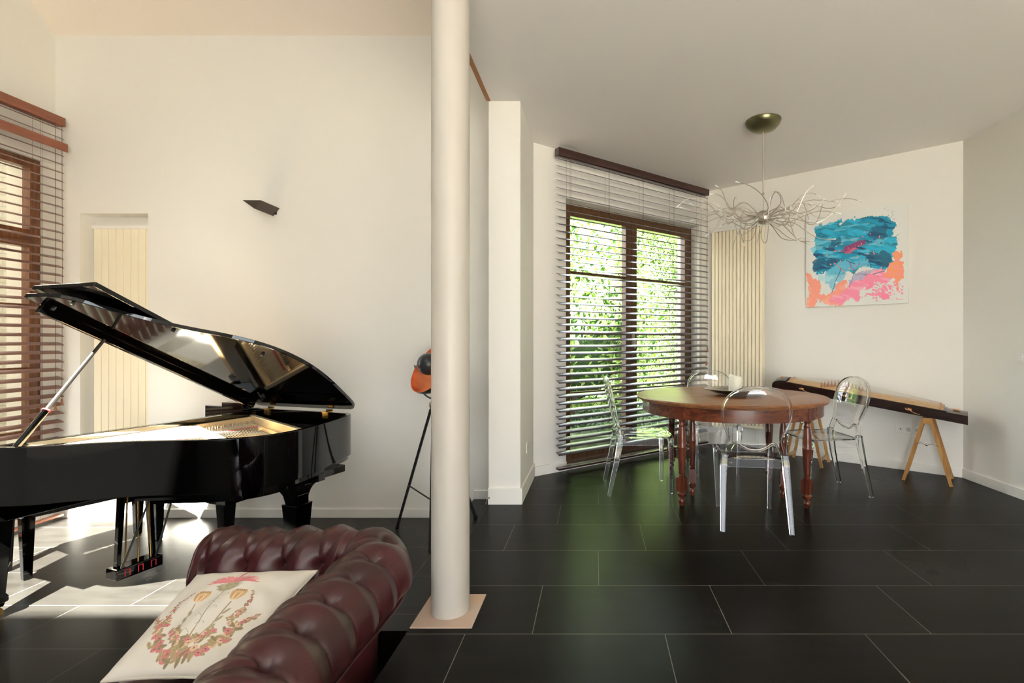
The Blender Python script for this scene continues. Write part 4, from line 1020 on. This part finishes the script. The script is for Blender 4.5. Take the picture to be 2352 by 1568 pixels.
for k in range(13):
    f = (k+.5)/13; y = .025+f*(DZ-.05); z_ = .084+.032*math.sin(PI*f); xb = .45+k*.026
    m = MB(); m.add([ZT_(xb-.004, y-.022, z_-.004), ZT_(xb+.004, y-.022, z_-.004), ZT_(xb+.004, y+.022, z_-.004), ZT_(xb-.004, y+.022, z_-.004), ZT_(xb-.002, y-.003, z_+.052), ZT_(xb+.002, y-.003, z_+.052), ZT_(xb+.002, y+.003, z_+.052), ZT_(xb-.002, y+.003, z_+.052)],
                [(3,2,1,0),(4,5,6,7),(0,1,5,4),(1,2,6,5),(2,3,7,6),(3,0,4,7)])
    m.add([ZT_(xb-.012, y, z_-.003), ZT_(xb+.012, y, z_-.003), ZT_(xb+.002, y+.002, z_+.05), ZT_(xb-.002, y-.002, z_+.05)], [(0, 1, 2, 3)])
    obj('movable_bridge', m, mat('bridge_bone', (.50, .25, .14), rough=.4) if k == 0 else bpy.data.materials['bridge_bone'], zi)
TW = wood('trestle_wood', (.50, .27, .085), (.36, .17, .045), rough=.35, sc=(20, 20, 2), coat=.3)
def trestle(s, ztop, spread, label):
    t = thing('trestle', label, 'trestle')
    for sg in (-1, 1):
        for off in (-.405, -.115):
            m = MB(); m.tube([PW(s+sg*spread/2, off+(.0), .001), PW(s+sg*.022, off, ztop-.004)], .018, 4, up=(n2.x, n2.y, 0), ph=PI/4, sq=(.85, 1.0)); obj('leg', m, TW, t)
        m = MB()
        f = .10; m.tube([PW(s+sg*(spread/2*(1-f)+.02*f), -.405, ztop*f), PW(s+sg*(spread/2*(1-f)+.02*f), -.115, ztop*f)], .015, 4, ph=PI/4); obj('cross_bar', m, TW, t)
    for off in (-.405, -.115):
        m = MB(); m.box(s-.030, s+.030, off-.018, off+.018, ztop-.052, ztop, M=PW); obj('top_block', m, TW, t, bevel=.003)
    m = MB(); m.box(s-.022, s+.022, -.40, -.12, ztop-.035, ztop-.012, M=PW); obj('top_rail', m, TW, t)
    zs_ = ztop*.60; w_ = spread/2*.40+.02*.6
    m = MB(); m.tube([PW(s-w_, -.428, zs_), PW(s-w_*.5, -.432, zs_+.012), PW(s, -.432, zs_-.004), PW(s+w_*.5, -.432, zs_+.012), PW(s+w_, -.428, zs_)], .005, 8); q = Vector(PW(s, -.432, zs_-.002)); m.sphere(q, .011, 10)
    obj('brace_stay', m, STEEL, t, smooth=True)
    return t
trestle(2.150, .730-.1405*(2.150-.87), .335, 'golden wooden A-frame trestle under the near end of the zither')
trestle(1.16, .730-.1405*(1.16-.87), .335, 'wooden trestle under the far end of the zither, half hidden by a clear chair')
# ---------------------------------------------------------------- abstract painting
PN = 480
pu, pv = np.meshgrid(np.linspace(0, 1, PN), np.linspace(0, 1, PN), indexing='ij')
def vnoise(X, Y, sc, seed):
    r = np.random.default_rng(seed).random((64, 64)); x = X*sc; y = Y*sc; xi = np.floor(x).astype(int); yi = np.floor(y).astype(int); fx = x-xi; fy = y-yi
    fx = fx*fx*(3-2*fx); fy = fy*fy*(3-2*fy); g = lambda a, b: r[a % 64, b % 64]
    return g(xi, yi)*(1-fx)*(1-fy)+g(xi+1, yi)*fx*(1-fy)+g(xi, yi+1)*(1-fx)*fy+g(xi+1, yi+1)*fx*fy
def fbm(X, Y, sc, seed, o=5): return sum(vnoise(X, Y, sc*2**i, seed+i)/2**i for i in range(o))/sum(1/2**i for i in range(o))
def pmask(poly, amp=.05, seed=1, sc=7, soft=.004, sx=1, sy=1):
    X = pu+(fbm(pu*sx, pv*sy, sc, seed, 6)-.5)*amp*4.2+(vnoise(pu+pv*.7, pv-pu*.7, 46, seed+9)-.5)*.022; Y = pv+(fbm(pu*sx, pv*sy, sc, seed+50, 6)-.5)*amp*4.2+(vnoise(pu+pv*.7, pv-pu*.7, 60, seed+13)-.5)*.022
    ins = np.zeros(X.shape, bool); n = len(poly)
    for i in range(n):
        (x0, y0), (x1, y1) = poly[i], poly[(i+1) % n]
        if y0 == y1: continue
        c = ((y0 > Y) != (y1 > Y)) & (X < (x1-x0)*(Y-y0)/(y1-y0)+x0); ins ^= c
    return ins.astype(float)
def Q(pts): return [((x-230)/735, (950-y-(x-230)*0)/745) if True else 0 for x, y in pts]
def paint():
    C = np.tile(np.array((.80, .80, .76)), (PN, PN, 1))
    def put(mk, col, a=1.0): C[:] = C*(1-mk[..., None]*a)+np.asarray(col)*mk[..., None]*a
    fb = fbm(pu+pv*.4, pv-pu*.2, 9, 5); f2 = fbm(pu*.6+pv*1.5, pv*1.2, 14, 9); st = fbm(pu*3+pv*8, pv*1.5-pu*.7, 5, 31)
    put(pmask(Q([(255, 470), (330, 450), (360, 480), (340, 560), (300, 550)]), .05, 3), (.28, .68, .80))
    put(pmask(Q([(300, 425), (335, 315), (420, 290), (420, 500), (350, 560), (300, 545)]), .02, 4, sy=.4), (.10, .52, .70))
    main = pmask(Q([(330, 310), (500, 275), (520, 315), (620, 285), (750, 310), (885, 350), (860, 420), (885, 440), (850, 520), (820, 590), (865, 610), (800, 700), (700, 660), (640, 690), (585, 720), (560, 700), (480, 720), (430, 680), (350, 660), (290, 670), (288, 580), (350, 560)]), .045, 6)
    put(main, (.012, .33, .53))
    put(main*np.clip((fb-.46)*8, 0, 1), (.03, .47, .70)); put(main*np.clip((st-.52)*9, 0, 1), (.02, .24, .36), .8); put(main*np.clip((f2-.58)*12, 0, 1), (.012, .07, .16), .9)
    put(main*np.clip((fbm(pu*2, pv*9, 4, 77)-.60)*9, 0, 1), (.20, .62, .76), .7)
    put(pmask(Q([(288, 575), (345, 560), (470, 570), (470, 600), (370, 620), (340, 670), (290, 672)]), .03, 12), (.015, .12, .22), .9)
    put(pmask(Q([(740, 350), (850, 370), (860, 440), (800, 500), (760, 450)]), .06, 13), (.015, .10, .20), .75)
    put(pmask(Q([(700, 520), (830, 560), (860, 610), (800, 690), (760, 620)]), .04, 14), (.02, .13, .22), .9)
    put(pmask(Q([(380, 420), (470, 400), (480, 460), (400, 480)]), .05, 15), (.015, .10, .20), .7)
    put(pmask(Q([(480, 600), (640, 590), (720, 640), (600, 680), (520, 740), (430, 780), (360, 760), (400, 640)]), .06, 16), (.16, .56, .74), .8)
    put(pmask(Q([(340, 680), (420, 700), (430, 770), (370, 760)]), .05, 18), (.45, .75, .80), .8)
    put(pmask(Q([(500, 540), (560, 480), (680, 450), (690, 500), (600, 520), (560, 560)]), .03, 19, sx=.5), (.33, .04, .16), .9)
    put(pmask(Q([(530, 520), (620, 480), (640, 500), (560, 540)]), .03, 20), (.66, .10, .20), .8)
    lil = pmask(Q([(590, 660), (690, 650), (800, 660), (790, 720), (690, 760), (600, 800), (560, 790)]), .05, 21)
    put(lil, (.45, .42, .62), .8); put(lil*np.clip((f2-.55)*10, 0, 1), (.10, .14, .30), .8)
    cor = pmask(Q([(228, 690), (260, 700), (290, 740), (350, 770), (370, 850), (430, 830), (480, 770), (540, 760), (530, 850), (480, 940), (400, 945), (340, 900), (320, 870), (300, 930), (360, 948), (228, 950)]), .035, 22)
    put(cor, (.96, .36, .26)); put(cor*np.clip((fb-.5)*7, 0, 1), (.95, .50, .36), .8)
    pk = pmask(Q([(480, 860), (560, 780), (640, 740), (740, 710), (850, 700), (860, 750), (760, 800), (680, 810), (650, 870), (660, 940), (620, 930), (580, 890), (500, 920), (420, 930), (440, 880)]), .045, 24)
    put(pk, (.96, .30, .44)); put(pk*np.clip((st-.52)*9, 0, 1), (.97, .48, .58), .8)
    orr = pmask(Q([(868, 550), (918, 555), (930, 610), (935, 660), (948, 760), (915, 780), (900, 830), (915, 860), (890, 880), (880, 840), (890, 770), (860, 740), (780, 760), (830, 690), (850, 640), (890, 620)]), .025, 25)
    put(orr, (.98, .36, .18)); put(orr*np.clip((st-.5)*9, 0, 1), (.96, .34, .34), .7)
    sp = pmask(Q([(690, 830), (860, 780), (850, 860), (790, 890), (700, 870)]), .10, 27, sc=16); put(sp, (.95, .26, .42))
    r = random.Random(4)
    def dot(x, y, rad, c):
        x = (x-230)/735; y = (950-y)/745; rad /= 735
        put(((pu-x)**2+(pv-y)**2 < rad*rad).astype(float), c)
    for i in range(120): dot(r.gauss(790, 55), r.gauss(840, 32), r.uniform(2, 8), (.95, .28, .42))
    for i in range(70): dot(r.uniform(380, 780), r.uniform(380, 760), r.uniform(1.5, 6), r.choice([(.90, .20, .32), (.92, .32, .20)]))
    for i in range(60): dot(r.uniform(270, 930), r.uniform(300, 480), r.uniform(1, 3), (.04, .30, .42))
    for i in range(26):
        x, y = r.uniform(780, 900), r.uniform(230, 520); a = r.uniform(-.9, -.4)
        for k in range(12): dot(x+k*2.4*math.cos(a), y+k*2.4*math.sin(a), 1.5*(1-k/14), (.05, .28, .40))
    for (x0, y0), (x1, y1), c in (((450, 605), (530, 690), (.85, .15, .25)), ((540, 595), (600, 628), (.01, .06, .14)), ((500, 650), (430, 840), (.02, .12, .22)), ((640, 600), (560, 800), (.20, .20, .38)), ((560, 610), (590, 680), (.5, .06, .2)), ((730, 718), (810, 700), (.02, .12, .22))):
        for k in range(60): f = k/59; dot(x0+(x1-x0)*f+3*math.sin(f*9), y0+(y1-y0)*f, 2.4, c)
    # signature
    sg = [[(858, 905), (858, 922), (868, 922)], [(876, 912), (876, 922)], [(886, 922), (886, 908), (896, 908), (894, 915), (886, 915), (897, 923)], [(902, 922), (900, 916), (905, 914), (906, 922)], [(910, 922), (911, 915), (915, 921), (918, 915), (921, 922)], [(926, 922), (934, 923)]]
    for s in sg:
        for a, b in zip(s[:-1], s[1:]):
            for k in range(10): dot(a[0]+(b[0]-a[0])*k/9, a[1]+(b[1]-a[1])*k/9, 1.3, (.90, .40, .45))
    return C
pt_ = thing('abstract_painting', 'square canvas of turquoise, coral and pink paint splashes on the white wall', 'painting')
s0, s1, z0, z1 = 1.092, 1.986, 1.545, 2.480
U, V = pu, pv
base = np.array(PW(s0, -.032, z0)); e1 = np.array(d2)*(s1-s0); e2 = np.array((0, 0, z1-z0))
P = base+U[..., None]*e1+V[..., None]*e2
gridobj('canvas_face', P, vcolmat('acrylic_paint', rough=.55, bump=.15, bscale=120), pt_, colors=paint(), smooth=False)
m = MB(); m.box(s0, s1, -.0315, -.004, z0, z1, M=PW); obj('canvas_frame', m, mat('canvas_edge', (.75, .75, .66), rough=.8), pt_, bevel=.002)
# ---------------------------------------------------------------- wall lamp: folded wedge
wl = thing('wall_lamp', 'small dark folded metal wall lamp high above the piano', 'lamp')
m = MB(); A = [(-2.862, 2.335), (-2.715, 2.335), (-2.768, 2.268)]; yf, yb = 3.99, 4.228
m.add([(x, yf, z) for x, z in A]+[(x, yb, z) for x, z in A], [(0, 1, 2), (0, 3, 5, 2), (1, 2, 5, 4), (3, 4, 5)])
o = obj('shade', m, mat('dark_bronze', (.055, .040, .028), rough=.45), wl)
o.modifiers.new('t', 'SOLIDIFY').thickness = .003
m = MB(); m.box(-2.80, -2.74, 4.215, 4.229, 2.28, 2.32); obj('wall_mount', m, BLACKS, wl)
# ---------------------------------------------------------------- tripod floor lamp behind the column
fl = thing('tripod_floor_lamp', 'black tripod lamp with copper-lined bowl half hidden behind the column', 'lamp')
HB = Vector((-1.235, 3.75, .70))
feet = [Vector((-1.606, 3.975, FL+.002)), Vector((-1.185, 3.524, FL+.002)), Vector((-.915, 3.757, -.158))]
BM = mat('black_metal', (.018, .017, .016), rough=.4)
tops = []
for f_ in feet:
    d_ = (f_-HB); d_.z = 0; d_.normalize(); a = HB+d_*.018; tops.append(a)
    m = MB(); m.tube([f_, a], .0125, 4, ph=PI/4, sq=(1.1, .8)); m.tube([f_, f_+(a-f_).normalized()*.02], .0145, 8); obj('leg', m, BM, fl)
m = MB(); mids = [f_.lerp(a, .36) for f_, a in zip(feet, tops)]; ctr = (mids[0]+mids[1]+mids[2])/3; ctr.z = -.03
for q in mids: m.tube([q, ctr], .006, 6)
obj('spreader', m, BM, fl)
m = MB()
for q in mids: m.sphere(q, .010, 8)
obj('bolt', m, STEEL, fl)
m = MB(); m.lathe([(.030, -.02), (.034, .0), (.034, .025), (.014, .035), (.012, .05)], 20, HB); obj('hub', m, STEEL, fl, smooth=True)
ax = Vector((-.52, -.62, .52)).normalized(); HC = Vector((-1.245, 3.75, 1.0))
br = HB+Vector((0, 0, .05)); sv = ax.cross(Vector((0, 0, 1))).normalized(); RBW = .225
m = MB()
for s in (-1, 1):
    pts = []
    for k in range(13):
        a = k/12*PI/2; pts.append(HC+sv*s*(RBW+.02)*math.sin(a)-Vector((0, 0, 1))*(.245)*math.cos(a))
    m.tube(pts, .007, 6)
m.tube([br, HC-Vector((0, 0, .245))], .010, 8); obj('yoke', m, BM, fl, smooth=True)
m = MB()
for s in (-1, 1): m.tube([HC+sv*s*(RBW-.005), HC+sv*s*(RBW+.04)], .006, 8)
obj('pivot_knob', m, STEEL, fl)
rot = ax.to_track_quat('Z', 'Y').to_matrix()
def HM(x, y, z): return tuple(HC+rot@Vector((x, y, z)))
dep = .15
pr = [(RBW*math.sin(PI/2*i/14), -dep*math.cos(PI/2*i/14)) for i in range(15)]; pr[0] = (.001, pr[0][1])
m = MB(); n = 56; vs = []
for r_, z in pr: vs += [HM(r_*math.cos(2*PI*j/n), r_*math.sin(2*PI*j/n), z) for j in range(n)]
m.add(vs, [(i*n+j, i*n+(j+1) % n, (i+1)*n+(j+1) % n, (i+1)*n+j) for i in range(14) for j in range(n)])
bo = obj('bowl_shade', m, BM, fl, smooth=True)
m = MB(); vs = []
for r_, z in pr: vs += [HM(r_*.985*math.cos(2*PI*j/n), r_*.985*math.sin(2*PI*j/n), z*.97+.0015) for j in range(n)]
for r_, z in [(RBW+.001, .0015)]: vs += [HM(r_*math.cos(2*PI*j/n), r_*math.sin(2*PI*j/n), z) for j in range(n)]
m.add(vs, [(i*n+j, i*n+(j+1) % n, (i+1)*n+(j+1) % n, (i+1)*n+j) for i in range(15) for j in range(n)]); obj('copper_lining', m, COPPER, bo, smooth=True)
m = MB(); m.sphere(HM(0, 0, .035), .085, 32); obj('bulb_cover', m, mat('black_bulb_cap', (.03, .032, .034), rough=.3), fl, smooth=True)
m = MB(); m.tube([HM(0, 0, -.14), HM(0, 0, .0)], .02, 12); obj('bulb_holder', m, STEEL, fl)
m = MB(); m.tube([HM(-.10, .18, -.05), HM(-.14, .25, -.05)], .004, 6); obj('switch_stem', m, STEEL, bo)
